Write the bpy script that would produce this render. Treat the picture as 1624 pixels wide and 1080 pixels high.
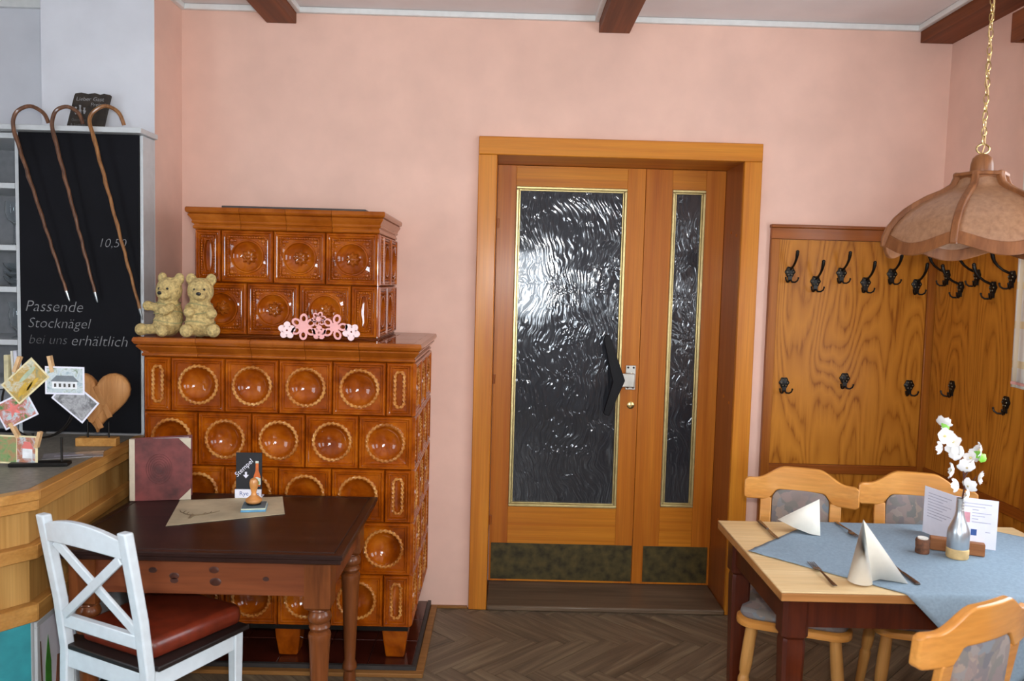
import bpy, bmesh, math, random
from mathutils import Vector, Matrix
random.seed(7)
PI = math.pi
R = math.radians
for o in list(bpy.data.objects):
    bpy.data.objects.remove(o, do_unlink=True)
scene = bpy.context.scene
COL = scene.collection

# ------------------------------------------------------------------ camera
F_PX, CAM, PITCH, YAW, ROLL = 1285.41, Vector((0, -4.0425, 1.657)), .06983, .01038, .02673
fw = Vector((math.sin(YAW)*math.cos(PITCH), math.cos(YAW)*math.cos(PITCH), -math.sin(PITCH)))
r0 = Vector((math.cos(YAW), -math.sin(YAW), 0)); u0 = r0.cross(fw)
rv = math.cos(ROLL)*r0 + math.sin(ROLL)*u0
uv = -math.sin(ROLL)*r0 + math.cos(ROLL)*u0
cd = bpy.data.cameras.new('camera'); cam = bpy.data.objects.new('camera', cd); COL.objects.link(cam)
cd.sensor_fit = 'HORIZONTAL'; cd.sensor_width = 36; cd.lens = 36*F_PX/1624; cd.clip_start = .02
m3 = Matrix((rv, uv, -fw)).transposed()
cam.matrix_world = Matrix.Translation(CAM) @ m3.to_4x4()
scene.camera = cam
cd.dof.use_dof = True; cd.dof.focus_distance = 4.0; cd.dof.aperture_fstop = 4.0

# ------------------------------------------------------------------ world, lights, exposure
w = bpy.data.worlds.new('world'); scene.world = w; w.use_nodes = True
w.node_tree.nodes['Background'].inputs[0].default_value = (.75, .85, 1, 1)
w.node_tree.nodes['Background'].inputs[1].default_value = 1.0
vs = scene.view_settings
vs.view_transform = 'Standard'; vs.look = 'None'; vs.exposure = -.64; vs.gamma = 1; vs.use_curve_mapping = False
DAY = (.80, .90, 1.0)            # daylight in the windows
WIN_E = {'right_near': 13, 'right_far': 13, 'rear': 20, 'left': 13}
def area(name, loc, rot, sx, sy, power, col):
    d = bpy.data.lights.new(name, 'AREA'); d.shape = 'RECTANGLE'; d.size = sx; d.size_y = sy
    d.energy = power; d.color = col
    o = bpy.data.objects.new(name, d); COL.objects.link(o); o.location = loc; o.rotation_euler = rot
    return o
# the photographer's flash just above the lens
area('flash', (.05, -4.03, 1.76), (R(88), 0, 0), .07, .045, 55, (1, .93, .84))

# ------------------------------------------------------------------ node helpers
def new_mat(name):
    m = bpy.data.materials.new(name); m.use_nodes = True
    return m, m.node_tree, m.node_tree.nodes['Principled BSDF']
def lin(c):
    return tuple(((v/255)/12.92 if v/255 <= .04045 else ((v/255+.055)/1.055)**2.4) for v in c) + (1,)
def node(nt, t, **kw):
    n = nt.nodes.new(t)
    for k, v in kw.items(): setattr(n, k, v)
    return n
def coords(nt, scale=(1, 1, 1), rnd=True):
    tc = node(nt, 'ShaderNodeTexCoord'); mp = node(nt, 'ShaderNodeMapping')
    if rnd:
        oi = node(nt, 'ShaderNodeObjectInfo'); mu = node(nt, 'ShaderNodeVectorMath', operation='SCALE')
        cx = node(nt, 'ShaderNodeCombineXYZ')
        for i in range(3): nt.links.new(oi.outputs['Random'], cx.inputs[i])
        nt.links.new(cx.outputs[0], mu.inputs[0]); mu.inputs['Scale'].default_value = 17.3
        ad = node(nt, 'ShaderNodeVectorMath', operation='ADD')
        nt.links.new(tc.outputs['Object'], ad.inputs[0]); nt.links.new(mu.outputs[0], ad.inputs[1])
        nt.links.new(ad.outputs[0], mp.inputs[0])
    else:
        nt.links.new(tc.outputs['Object'], mp.inputs[0])
    mp.inputs['Scale'].default_value = scale
    return mp
def ramp(nt, stops, fac):
    r = node(nt, 'ShaderNodeValToRGB'); e = r.color_ramp.elements
    while len(e) < len(stops): e.new(.5)
    for i, (p, c) in enumerate(stops): e[i].position = p; e[i].color = lin(c) if max(c) > 1 else tuple(c)+(1,)
    nt.links.new(fac, r.inputs[0]); return r
def noise(nt, vec, scale, detail=4, rough=.5, dist=0):
    n = node(nt, 'ShaderNodeTexNoise'); n.inputs['Scale'].default_value = scale; n.inputs['Detail'].default_value = detail
    n.inputs['Roughness'].default_value = rough; n.inputs['Distortion'].default_value = dist
    nt.links.new(vec.outputs[0], n.inputs['Vector']); return n
def bump(nt, b, h, strength, dist=.01):
    n = node(nt, 'ShaderNodeBump'); n.inputs['Strength'].default_value = strength; n.inputs['Distance'].default_value = dist
    nt.links.new(h, n.inputs['Height']); nt.links.new(n.outputs[0], b.inputs['Normal']); return n
def setp(b, rough=.5, metal=0, coat=0, spec=.5, crough=.05):
    b.inputs['Roughness'].default_value = rough; b.inputs['Metallic'].default_value = metal
    b.inputs['Coat Weight'].default_value = coat; b.inputs['Specular IOR Level'].default_value = spec
    b.inputs['Coat Roughness'].default_value = crough
def plain(name, c, rough=.5, metal=0, coat=0, var=.08, nscale=30, bmp=0, spec=.5):
    """colour with a slight procedural mottling"""
    m, nt, b = new_mat(name); setp(b, rough, metal, coat, spec)
    mp = coords(nt); n = noise(nt, mp, nscale, 5)
    lo = tuple(max(0, v*(1-var)) for v in c); hi = tuple(min(255, v*(1+var)) for v in c)
    r = ramp(nt, [(.3, lo), (.7, hi)], n.outputs[0]); nt.links.new(r.outputs[0], b.inputs['Base Color'])
    if bmp: bump(nt, b, n.outputs[0], bmp)
    return m
def wood(name, dark, light, axis='Z', grain=16, along=1.2, rough=.4, coat=.0, dist=.8, crough=.12, bmp=.05, mid=None):
    m, nt, b = new_mat(name); setp(b, rough, 0, coat, .22, crough)
    s = [grain, grain, grain]; s['XYZ'.index(axis)] = along
    mp = coords(nt, tuple(s)); n = noise(nt, mp, 1.0, 7, .6, dist)
    st = [(.28, dark), (.72, light)] if not mid else [(.25, dark), (.5, mid), (.75, light)]
    r = ramp(nt, st, n.outputs[0])
    s2 = [grain*9]*3; s2['XYZ'.index(axis)] = along*4
    mp2 = coords(nt, tuple(s2)); n2 = noise(nt, mp2, 1.0, 3, .5, 0)
    r2 = ramp(nt, [(.3, (.82, .82, .82)), (.7, (1., 1., 1.))], n2.outputs[0])
    mx = node(nt, 'ShaderNodeMix', data_type='RGBA', blend_type='MULTIPLY'); mx.inputs[0].default_value = 1
    nt.links.new(r.outputs[0], mx.inputs[6]); nt.links.new(r2.outputs[0], mx.inputs[7])
    nt.links.new(mx.outputs[2], b.inputs['Base Color'])
    if bmp: bump(nt, b, n2.outputs[0], bmp, .002)
    return m
def veneer(name, dark, light, axis='Z', rough=.42, coat=.14, rings=19):
    """oak veneer with cathedral figures: contour lines of a stretched noise"""
    m, nt, b = new_mat(name); setp(b, rough, 0, coat, .12, .3)
    s = [5.0, 5.0, 5.0]; s['XYZ'.index(axis)] = 1.0
    mp = coords(nt, tuple(s)); n = noise(nt, mp, 1.0, 1.5, .4, .15)
    mu = node(nt, 'ShaderNodeMath', operation='MULTIPLY'); mu.inputs[1].default_value = rings
    nt.links.new(n.outputs[0], mu.inputs[0])
    s2 = [90]*3; s2['XYZ'.index(axis)] = 5
    mp2 = coords(nt, tuple(s2)); n2 = noise(nt, mp2, 1.0, 4, .65)
    a2 = node(nt, 'ShaderNodeMath', operation='MULTIPLY_ADD'); a2.inputs[1].default_value = .45
    nt.links.new(n2.outputs[0], a2.inputs[0]); nt.links.new(mu.outputs[0], a2.inputs[2])
    fr = node(nt, 'ShaderNodeMath', operation='PINGPONG'); fr.inputs[1].default_value = .5
    nt.links.new(a2.outputs[0], fr.inputs[0])
    ad = node(nt, 'ShaderNodeMath', operation='MULTIPLY_ADD'); ad.inputs[1].default_value = .7
    nt.links.new(n2.outputs[0], ad.inputs[0]); nt.links.new(fr.outputs[0], ad.inputs[2])
    r = ramp(nt, [(.28, dark), (.46, tuple((a+2*c)/3 for a, c in zip(dark, light))), (.85, light)], ad.outputs[0])
    nt.links.new(r.outputs[0], b.inputs['Base Color'])
    bump(nt, b, n2.outputs[0], .04, .002)
    return m
def emit(name, col, s):
    m, nt, b = new_mat(name); nt.nodes.remove(b)
    e = node(nt, 'ShaderNodeEmission'); e.inputs[0].default_value = col+(1,); e.inputs[1].default_value = s
    nt.links.new(e.outputs[0], nt.nodes['Material Output'].inputs[0]); return m
def glaze(name, dark, mid, light, bm=.12):
    m, nt, b = new_mat(name); setp(b, .25, 0, .85, .0, .035)
    mp = coords(nt); n = noise(nt, mp, 9, 5, .6, .4)
    r = ramp(nt, [(.3, dark), (.5, mid), (.72, light)], n.outputs[0]); nt.links.new(r.outputs[0], b.inputs['Base Color'])
    n2 = noise(nt, mp, 26, 3, .5)
    bump(nt, b, n2.outputs[0], bm, .004)
    return m

MT = {}
MT['pink'] = plain('pink_plaster', (228, 188, 170), .9, var=.025, nscale=5, bmp=.05)
MT['white_wall'] = plain('white_plaster', (214, 216, 222), .9, var=.02, nscale=6, bmp=.04)
MT['ceiling'] = plain('ceiling_paint', (226, 218, 216), .9, var=.02, nscale=4)
MT['white_trim'] = plain('white_gloss_paint', (222, 224, 222), .35, var=.02)
MT['beam'] = wood('stained_beam_wood', (96, 48, 22), (142, 78, 42), 'Y', 18, .8, .5)
MT['doorV'] = wood('varnished_larch_upright', (168, 86, 14), (206, 124, 34), 'Z', 20, .7, .4, .14, .5, .22)
MT['doorH'] = wood('varnished_larch_level', (180, 98, 16), (218, 140, 38), 'X', 20, .7, .4, .14, .5, .22)
MT['casV'] = wood('varnished_pine_upright', (186, 104, 24), (218, 142, 44), 'Z', 18, .7, .4, .16, .5, .2)
MT['casH'] = wood('varnished_pine_level', (186, 104, 24), (218, 142, 44), 'X', 18, .7, .4, .16, .5, .2)
MT['jamb'] = wood('jamb_pine', (140, 72, 26), (172, 98, 42), 'Z', 18, .7, .35, .3, .5)
MT['veneer'] = veneer('oak_veneer', (138, 78, 18), (190, 122, 40))
MT['railH'] = wood('panel_rail_wood', (122, 60, 16), (164, 90, 28), 'X', 18, .8, .4, .15)
MT['railV'] = wood('panel_stile_wood', (132, 68, 16), (176, 104, 32), 'Z', 18, .8, .4, .15)
MT['railY'] = wood('panel_side_rail_wood', (122, 60, 16), (164, 90, 28), 'Y', 18, .8, .4, .15)
MT['gold'] = plain('gold_bead', (204, 186, 130), .35, .7, var=.05)
MT['brass'] = plain('polished_brass', (206, 182, 122), .25, 1, var=.04)
MT['steel'] = plain('satin_steel', (200, 196, 186), .3, .9, var=.04)
MT['kick'] = plain('tarnished_brass', (70, 60, 30), .5, .35, var=.35, nscale=22)
MT['iron'] = plain('black_iron', (30, 27, 24), .38, .6, var=.15)
MT['iron_bead'] = plain('worn_iron', (120, 112, 92), .3, .8, var=.15)
MT['handle'] = plain('black_handle', (14, 13, 17), .5, 0, 0, var=.1, spec=.2)
MT['sill'] = wood('worn_threshold_oak', (84, 68, 54), (128, 106, 84), 'X', 18, 1.2, .45, .15)
MT['plank'] = wood('worn_oak_parquet', (80, 71, 57), (150, 137, 110), 'X', 20, 1.6, .45, .1, 1.0, .3, .04, (117, 101, 82))
MT['plank_gap'] = plain('floor_under', (34, 24, 16), .8)
MT['glaze'] = glaze('amber_stove_glaze', (112, 46, 4), (150, 70, 8), (182, 98, 16))
MT['glaze_rope'] = glaze('thin_amber_glaze', (150, 84, 30), (186, 118, 52), (214, 158, 88))
MT['glaze_flat'] = glaze('dark_amber_glaze', (98, 44, 14), (124, 60, 20), (146, 76, 30))
MT['slate'] = plain('dark_slate', (60, 54, 52), .5, var=.12)
MT['hearth'] = plain('oxblood_hearth_tile', (70, 26, 16), .25, 0, .5, var=.18, nscale=9)
MT['hearth_edge'] = plain('dark_hearth_edging', (52, 48, 46), .5, var=.15)
MT['hearth_wood'] = wood('hearth_border_wood', (128, 84, 40), (170, 120, 66), 'X', 18, 1.2, .45)
MT['blackboard'] = plain('blackboard_paint', (20, 20, 24), .7, var=.16, nscale=3, spec=.12)
MT['chalk'] = plain('white_chalk', (138, 138, 140), .95, var=.18, nscale=90)
MT['chalk_faint'] = plain('faint_chalk', (92, 92, 94), .95, var=.3, nscale=90)
MT['white_lac'] = plain('white_lacquer', (198, 202, 204), .4, var=.02)
MT['shelf_back'] = plain('grey_shelf_back', (128, 130, 134), .6, var=.05)
MT['cane'] = wood('chestnut_cane', (66, 38, 24), (138, 94, 66), 'Z', 60, 14, .35, .35)
MT['cane_light'] = wood('hazel_cane', (104, 62, 28), (176, 122, 70), 'Z', 60, 14, .35, .35)
MT['ferrule'] = plain('steel_ferrule', (160, 168, 172), .3, .9)
MT['counter_top'] = plain('grey_laminate', (122, 118, 108), .45, var=.1, nscale=60)
MT['counter_wood'] = wood('ash_counter_edge', (176, 120, 56), (212, 158, 86), 'Y', 16, .9, .4, .2)
MT['counter_panel'] = wood('ash_counter_panel', (178, 130, 66), (210, 164, 96), 'Z', 18, .8, .42, .1)
MT['turquoise'] = plain('turquoise_paint', (52, 150, 158), .5, var=.08, nscale=14)
MT['table_top'] = wood('dark_stained_top', (24, 13, 11), (50, 28, 22), 'X', 14, 1.0, .35, .22, .6, .25)
MT['table_body'] = wood('reddish_pine', (92, 44, 22), (136, 74, 42), 'X', 12, 1.2, .45, .1)
MT['table_leg'] = wood('reddish_turned_pine', (84, 42, 18), (136, 76, 36), 'Z', 14, 1.6, .35, .25)
MT['knot'] = plain('pine_knot', (70, 36, 24), .5, var=.2)
MT['white_paint'] = plain('white_chair_paint', (216, 226, 232), .35, 0, .1, var=.02)
MT['leather'] = plain('oxblood_leather', (112, 42, 24), .32, 0, .15, var=.12, nscale=24, bmp=.03)
MT['black_board'] = plain('dark_seat_board', (30, 20, 18), .5)
MT['dtop'] = wood('pale_beech_top', (212, 176, 124), (238, 210, 162), 'X', 12, 1.0, .38, .2)
MT['dtop_edge'] = wood('beech_edge', (170, 112, 60), (196, 140, 84), 'X', 12, 1.0, .45)
MT['dleg'] = wood('dark_red_leg', (58, 20, 10), (98, 42, 20), 'Z', 14, 1.4, .3, .35)
MT['chair_wood'] = wood('honey_beech', (198, 126, 52), (224, 160, 84), 'X', 10, 1.2, .25, .5, .5, .1)
MT['chair_leg'] = wood('honey_beech_leg', (186, 126, 62), (214, 160, 92), 'Z', 12, 1.4, .3, .3)
MT['cloth'] = plain('grey_blue_linen', (126, 144, 158), .9, var=.05, nscale=120, bmp=.08)
MT['napkin'] = plain('cream_paper_napkin', (238, 234, 222), .85, var=.015)
MT['cutlery'] = plain('cutlery_steel', (120, 108, 100), .25, .9, var=.1)
MT['silver'] = plain('silver_bottle', (196, 202, 206), .28, .85, var=.04)
MT['cork'] = plain('pale_wood_base', (204, 172, 118), .6, var=.1)
MT['bark'] = plain('bark', (104, 66, 44), .8, var=.35, nscale=40, bmp=.4)
MT['wax'] = plain('white_wax', (232, 228, 218), .5)
MT['block'] = wood('oak_block', (132, 80, 46), (168, 112, 70), 'X', 20, 3, .5)
MT['paper'] = plain('white_card', (232, 232, 244), .7, var=.012)
MT['print'] = plain('grey_print', (176, 176, 196), .8)
MT['print_blue'] = plain('blue_print', (58, 88, 150), .8)
MT['print_pink'] = plain('pink_print', (214, 150, 160), .8)
MT['petal'] = plain('white_petal', (240, 238, 236), .7, var=.02)
MT['pistil'] = plain('flower_heart', (214, 200, 140), .7)
MT['twig'] = plain('dark_twig', (74, 40, 34), .7)
MT['leaf'] = plain('fresh_leaf', (126, 196, 62), .5)
MT['lamp_wood'] = wood('lamp_walnut', (108, 62, 34), (152, 98, 58), 'Z', 18, 3, .45, .1)
MT['straw'] = plain('straw', (188, 164, 108), .85, var=.16, nscale=90, bmp=.8)
MT['twine'] = plain('green_twine', (150, 146, 100), .8)
MT['bead_black'] = plain('black_bead', (18, 16, 16), .3)
MT['pinkwood'] = plain('pink_painted_wood', (236, 172, 168), .6, var=.03)
MT['pinkpale'] = plain('pale_pink_painted_wood', (246, 214, 214), .6, var=.03)
MT['radiator'] = plain('radiator_enamel', (176, 190, 196), .4)
MT['menu'] = plain('marbled_red_cover', (104, 50, 48), .6, var=.3, nscale=14)
MT['menu_trim'] = plain('beige_cover_trim', (198, 186, 164), .6, var=.04)
MT['mat'] = plain('wood_print_paper', (186, 172, 142), .75, var=.12, nscale=8)
MT['mat_print'] = plain('antler_print', (112, 96, 72), .8)
MT['black_card'] = plain('black_card', (28, 28, 32), .5)
MT['bottle_orange'] = plain('orange_print', (206, 104, 44), .6)
MT['bottle_label'] = plain('label_print', (214, 222, 210), .6)
MT['label_green'] = plain('green_print', (110, 168, 70), .6)
MT['stampwood'] = plain('turned_beech', (206, 140, 74), .35, 0, .4, var=.1)
MT['pad'] = plain('grey_blue_tin', (92, 112, 120), .4)
MT['pad_light'] = plain('pale_tin_rim', (206, 214, 190), .5)
MT['pad_blue'] = plain('blue_tin_rim', (92, 150, 186), .5)
MT['peg'] = plain('clothes_peg_wood', (206, 168, 122), .6, var=.1)
MT['heart'] = wood('carved_teak', (160, 104, 56), (202, 148, 92), 'Z', 20, 2.5, .5)
MT['sheet'] = plain('clear_sheet', (168, 166, 170), .2, 0, .4)
MT['cream'] = plain('cream_card', (226, 214, 170), .7)

def glass_material():
    m, nt, b = new_mat('cast_pattern_glass'); setp(b, .09, 0, .35, .55, .05)
    b.inputs['Base Color'].default_value = (.024, .026, .031, 1)
    mp = coords(nt, (1, 1, 1)); big = noise(nt, mp, 3.2, 2, .5)
    sub = node(nt, 'ShaderNodeVectorMath', operation='SUBTRACT'); sub.inputs[1].default_value = (.5, .5, .5)
    nt.links.new(big.outputs['Color'], sub.inputs[0])
    sc = node(nt, 'ShaderNodeVectorMath', operation='SCALE'); sc.inputs['Scale'].default_value = .28
    nt.links.new(sub.outputs[0], sc.inputs[0])
    ad = node(nt, 'ShaderNodeVectorMath', operation='ADD'); nt.links.new(mp.outputs[0], ad.inputs[0]); nt.links.new(sc.outputs[0], ad.inputs[1])
    mp2 = node(nt, 'ShaderNodeMapping'); mp2.inputs['Scale'].default_value = (58, 58, 5); nt.links.new(ad.outputs[0], mp2.inputs[0])
    n = noise(nt, mp2, 1.0, 1.2, .45, .4)
    n2 = noise(nt, mp, 1.7, 2, .5)
    r2 = ramp(nt, [(.35, (.25, .25, .25)), (.65, (1., 1., 1.))], n2.outputs[0])
    mu = node(nt, 'ShaderNodeMath', operation='MULTIPLY'); nt.links.new(n.outputs[0], mu.inputs[0]); nt.links.new(r2.outputs[0], mu.inputs[1])
    bump(nt, b, mu.outputs[0], .62, .012)
    return m
MT['glass'] = glass_material()
def clear_glass():
    m, nt, b = new_mat('clear_glass'); setp(b, .03, 0, 0, .5)
    b.inputs['Base Color'].default_value = (.92, .95, .96, 1); b.inputs['Transmission Weight'].default_value = 1; b.inputs['IOR'].default_value = 1.3
    return m
MT['clear'] = clear_glass()
def fabric_pattern(name, cols, scale):
    m, nt, b = new_mat(name); setp(b, .9)
    mp = coords(nt); v = node(nt, 'ShaderNodeTexVoronoi'); v.inputs['Scale'].default_value = scale; v.inputs['Randomness'].default_value = 1
    n = noise(nt, mp, 12, 3, .5); mx = node(nt, 'ShaderNodeVectorMath', operation='SCALE'); mx.inputs['Scale'].default_value = .12
    nt.links.new(n.outputs['Color'], mx.inputs[0]); ad = node(nt, 'ShaderNodeVectorMath', operation='ADD')
    nt.links.new(mp.outputs[0], ad.inputs[0]); nt.links.new(mx.outputs[0], ad.inputs[1]); nt.links.new(ad.outputs[0], v.inputs['Vector'])
    sp = node(nt, 'ShaderNodeSeparateColor'); nt.links.new(v.outputs['Color'], sp.inputs[0])
    r = ramp(nt, [(i/(len(cols)-1), c) for i, c in enumerate(cols)], sp.outputs[0])
    nt.links.new(r.outputs[0], b.inputs['Base Color']); return m
MT['uph'] = fabric_pattern('patterned_grey_upholstery', [(104, 102, 106), (140, 122, 116), (112, 110, 106), (150, 132, 120), (116, 122, 128)], 30)
MT['lampshade'] = None
def shade_mat():
    m, nt, b = new_mat('woven_amber_shade'); setp(b, .35, 0, .25, .5, .15)
    mp = coords(nt, (1, 1, 1)); n = noise(nt, mp, 60, 4, .6)
    r = ramp(nt, [(.3, (136, 96, 68)), (.7, (164, 122, 90))], n.outputs[0]); nt.links.new(r.outputs[0], b.inputs['Base Color'])
    return m
MT['lampshade'] = shade_mat()
def picture(name, cols, scale=9):
    m, nt, b = new_mat(name); setp(b, .35, 0, .2)
    mp = coords(nt); n = noise(nt, mp, scale*2.2, 5, .65, .9)
    r = ramp(nt, [(.25+.5*i/(len(cols)-1), c) for i, c in enumerate(cols)], n.outputs[0]); nt.links.new(r.outputs[0], b.inputs['Base Color']); return m

# ------------------------------------------------------------------ mesh builder
class MB:
    def __init__(s): s.v = []; s.f = []; s.mi = []; s.m = 0
    def add(s, vs, fs, T=None):
        b = len(s.v)
        s.v += [tuple(T @ Vector(p)) if T else tuple(p) for p in vs]
        s.f += [tuple(i+b for i in f) for f in fs]; s.mi += [s.m]*len(fs); return s
    def box(s, x0, x1, y0, y1, z0, z1, T=None):
        vs = [(x0, y0, z0), (x1, y0, z0), (x1, y1, z0), (x0, y1, z0), (x0, y0, z1), (x1, y0, z1), (x1, y1, z1), (x0, y1, z1)]
        return s.add(vs, [(0, 3, 2, 1), (4, 5, 6, 7), (0, 1, 5, 4), (1, 2, 6, 5), (2, 3, 7, 6), (3, 0, 4, 7)], T)
    def bar(s, p, q, w, d, up=(0, 0, 1)):
        p = Vector(p); q = Vector(q); z = (q-p); L = z.length; z.normalize(); u = Vector(up)
        x = u.cross(z)
        if x.length < 1e-4: x = Vector((1, 0, 0)).cross(z)
        x.normalize(); y = z.cross(x); T = Matrix((x, y, z)).transposed().to_4x4(); T.translation = p
        return s.box(-w/2, w/2, -d/2, d/2, 0, L, T)
    def prism(s, poly, z0, z1, T=None):       # poly counter-clockwise in xy
        n = len(poly)
        vs = [(x, y, z0) for x, y in poly] + [(x, y, z1) for x, y in poly]
        fs = [tuple(range(n-1, -1, -1)), tuple(range(n, 2*n))] + [(i, (i+1) % n, n+(i+1) % n, n+i) for i in range(n)]
        return s.add(vs, fs, T)
    def lathe(s, prof, n=20, T=None, cap=True):
        vs = []; fs = []
        for r_, z in prof:
            vs += [(r_*math.cos(2*PI*k/n), r_*math.sin(2*PI*k/n), z) for k in range(n)]
        for i in range(len(prof)-1):
            for k in range(n):
                fs.append((i*n+k, i*n+(k+1) % n, (i+1)*n+(k+1) % n, (i+1)*n+k))
        if cap:
            fs.append(tuple(range(n-1, -1, -1))); fs.append(tuple((len(prof)-1)*n+k for k in range(n)))
        return s.add(vs, fs, T)
    def tube(s, pts, rad, n=8, closed=False, cap=True):
        pts = [Vector(p) for p in pts]; N = len(pts)
        rr = rad if hasattr(rad, '__len__') else [rad]*N
        tang = []
        for i in range(N):
            a = pts[(i-1) % N] if (closed or i > 0) else pts[i]; b = pts[(i+1) % N] if (closed or i < N-1) else pts[i]
            tang.append((b-a).normalized())
        ref = Vector((0, 0, 1)) if abs(tang[0].z) < .9 else Vector((1, 0, 0))
        x = (ref - tang[0]*ref.dot(tang[0])).normalized(); vs = []; fs = []
        for i in range(N):
            x = (x - tang[i]*x.dot(tang[i])).normalized(); y = tang[i].cross(x)
            for k in range(n):
                a = 2*PI*k/n; vs.append(pts[i] + (x*math.cos(a)+y*math.sin(a))*rr[i])
        for i in range(N if closed else N-1):
            j = (i+1) % N
            for k in range(n): fs.append((i*n+k, i*n+(k+1) % n, j*n+(k+1) % n, j*n+k))
        if cap and not closed:
            fs.append(tuple(range(n-1, -1, -1))); fs.append(tuple((N-1)*n+k for k in range(n)))
        return s.add(vs, fs)
    def ball(s, c, r, n=10, m=7, sc=(1, 1, 1)):
        T = Matrix.Translation(c) @ Matrix.Diagonal((sc[0], sc[1], sc[2], 1))
        prof = [(max(1e-4, r*math.sin(PI*i/m)), -r*math.cos(PI*i/m)) for i in range(m+1)]
        return s.lathe(prof, n, T, cap=False)
    def grid(s, nu, nv, fn, closed_u=False):
        vs = [fn(i/(nu if closed_u else nu-1) if nu > 1 else 0, j/(nv-1)) for j in range(nv) for i in range(nu)]; fs = []
        for j in range(nv-1):
            for i in range(nu if closed_u else nu-1):
                fs.append((j*nu+i, j*nu+(i+1) % nu, (j+1)*nu+(i+1) % nu, (j+1)*nu+i))
        return s.add(vs, fs)
    def loft(s, loops, cap=True, capstart=False):
        n = len(loops[0]); vs = [p for l in loops for p in l]; fs = []
        for i in range(len(loops)-1):
            for k in range(n): fs.append((i*n+k, i*n+(k+1) % n, (i+1)*n+(k+1) % n, (i+1)*n+k))
        if cap: fs.append(tuple((len(loops)-1)*n+k for k in range(n)))
        if capstart: fs.append(tuple(range(n-1, -1, -1)))
        return s.add(vs, fs)
    def mesh(s, name, smooth=True, ang=38, recalc=True):
        me = bpy.data.meshes.new(name); me.from_pydata(s.v, [], s.f)
        for i, mi in enumerate(s.mi): me.polygons[i].material_index = mi
        if recalc:
            bm = bmesh.new(); bm.from_mesh(me); bmesh.ops.recalc_face_normals(bm, faces=bm.faces); bm.to_mesh(me); bm.free()
        if smooth: me.shade_smooth(); me.set_sharp_from_angle(angle=R(ang))
        me.update(); return me
def link(name, me, mats, parent=None, loc=(0, 0, 0), rot=(0, 0, 0), bevel=0, seg=2):
    o = bpy.data.objects.new(name, me); COL.objects.link(o)
    if mats is not None and len(me.materials) == 0:
        for m in (mats if isinstance(mats, (list, tuple)) else [mats]): me.materials.append(MT[m] if isinstance(m, str) else m)
    o.location = loc; o.rotation_euler = rot
    if parent: o.parent = parent
    if bevel:
        b = o.modifiers.new('bevel', 'BEVEL'); b.width = bevel; b.segments = seg; b.limit_method = 'ANGLE'; b.angle_limit = R(35)
        b.harden_normals = False
    return o
def obj(name, mb, mats, parent=None, loc=(0, 0, 0), rot=(0, 0, 0), bevel=0, smooth=True, seg=2, ang=38, recalc=True):
    return link(name, mb.mesh(name, smooth, ang, recalc), mats, parent, loc, rot, bevel, seg)
def tag(o, label, cat=None, group=None):
    o['label'] = label
    if cat: o['category'] = cat
    if group: o['group'] = group
    return o
def thing(name, label, cat, loc=(0, 0, 0), rz=0, group=None):
    o = bpy.data.objects.new(name, None); COL.objects.link(o); o.location = loc; o.rotation_euler = (0, 0, rz); o.empty_display_size = .05
    return tag(o, label, cat, group)
def struct(o, label=None):
    o['kind'] = 'structure'
    if label: o['label'] = label
    return o
def sroot(name, loc=(0, 0, 0), label=None):
    o = bpy.data.objects.new(name, None); COL.objects.link(o); o.location = loc; o.empty_display_size = .05
    return struct(o, label)
def B(x0, x1, y0, y1, z0, z1): return MB().box(x0, x1, y0, y1, z0, z1)
def text_mesh(s, size, shear=0, thin=0, align='LEFT'):
    c = bpy.data.curves.new('lettering', 'FONT'); c.body = s; c.size = size; c.shear = shear; c.offset = thin; c.align_x = align; c.resolution_u = 3
    t = bpy.data.objects.new('t', c); COL.objects.link(t)
    dg = bpy.context.evaluated_depsgraph_get(); me = bpy.data.meshes.new_from_object(t.evaluated_get(dg))
    bpy.data.objects.remove(t, do_unlink=True); return me
def lettering(s, size, mat, parent, loc, rot=(PI/2, 0, 0), shear=0, thin=0, align='LEFT', name='lettering'):
    me = text_mesh(s, size, shear, thin, align); me.materials.clear()
    return link(name, me, mat, parent, loc, rot)

# ================================================================== THE ROOM
XL, XR, YR, ZC = -3.3, 2.16, -6.4, 2.965
# ---- floor: herringbone parquet, axis along x
flo = obj('floor', B(XL, XR+.05, YR, .32, -.06, -.012), 'plank_gap'); struct(flo, 'herringbone parquet floor')
PL, PW, GAP = .45, .09, .0012
pmesh = MB().box(GAP, PL-GAP, GAP, PW-GAP, -.012, 0).mesh('plank', smooth=False)
c45 = math.cos(PI/4); cand = []
for n in range(-90, 91):
    for m in range(-9, 10):
        for kind in (0, 1):
            bx, by = n*PW+m*PL, n*PW-m*PL
            if kind == 0: org = (bx, by); ang = 0
            else: org = (bx+PW, by+PW); ang = PI/2
            mx, my = (org[0]+PL/2, org[1]+PW/2) if kind == 0 else (org[0]-PW/2, org[1]+PL/2)
            rot = -PI/4
            wx, wy = c45*mx+c45*my, -c45*mx+c45*my
            wy -= .08
            ox, oy = c45*org[0]+c45*org[1], -c45*org[0]+c45*org[1]-.08
            if wx < -1.45 or wx > XR-.12 or wy > .14 or wy < -6.2: continue
            if wx < -.55 and wy > -.62: continue
            cand.append((wy, ox, oy, ang+rot, wx))
cand.sort(key=lambda c: -c[0])
def plank_ok(c): return True
near, far = cand[:290], cand[290:]
for wy, ox, oy, a, wx in near:
    link('plank', pmesh, 'plank', flo, (ox, oy, random.uniform(-.0006, .0004)), (0, 0, a))
mbf = MB()
for wy, ox, oy, a, wx in far:
    mbf.box(GAP, PL-GAP, GAP, PW-GAP, -.012, 0, Matrix.Translation((ox, oy, 0)) @ Matrix.Rotation(a, 4, 'Z'))
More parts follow.
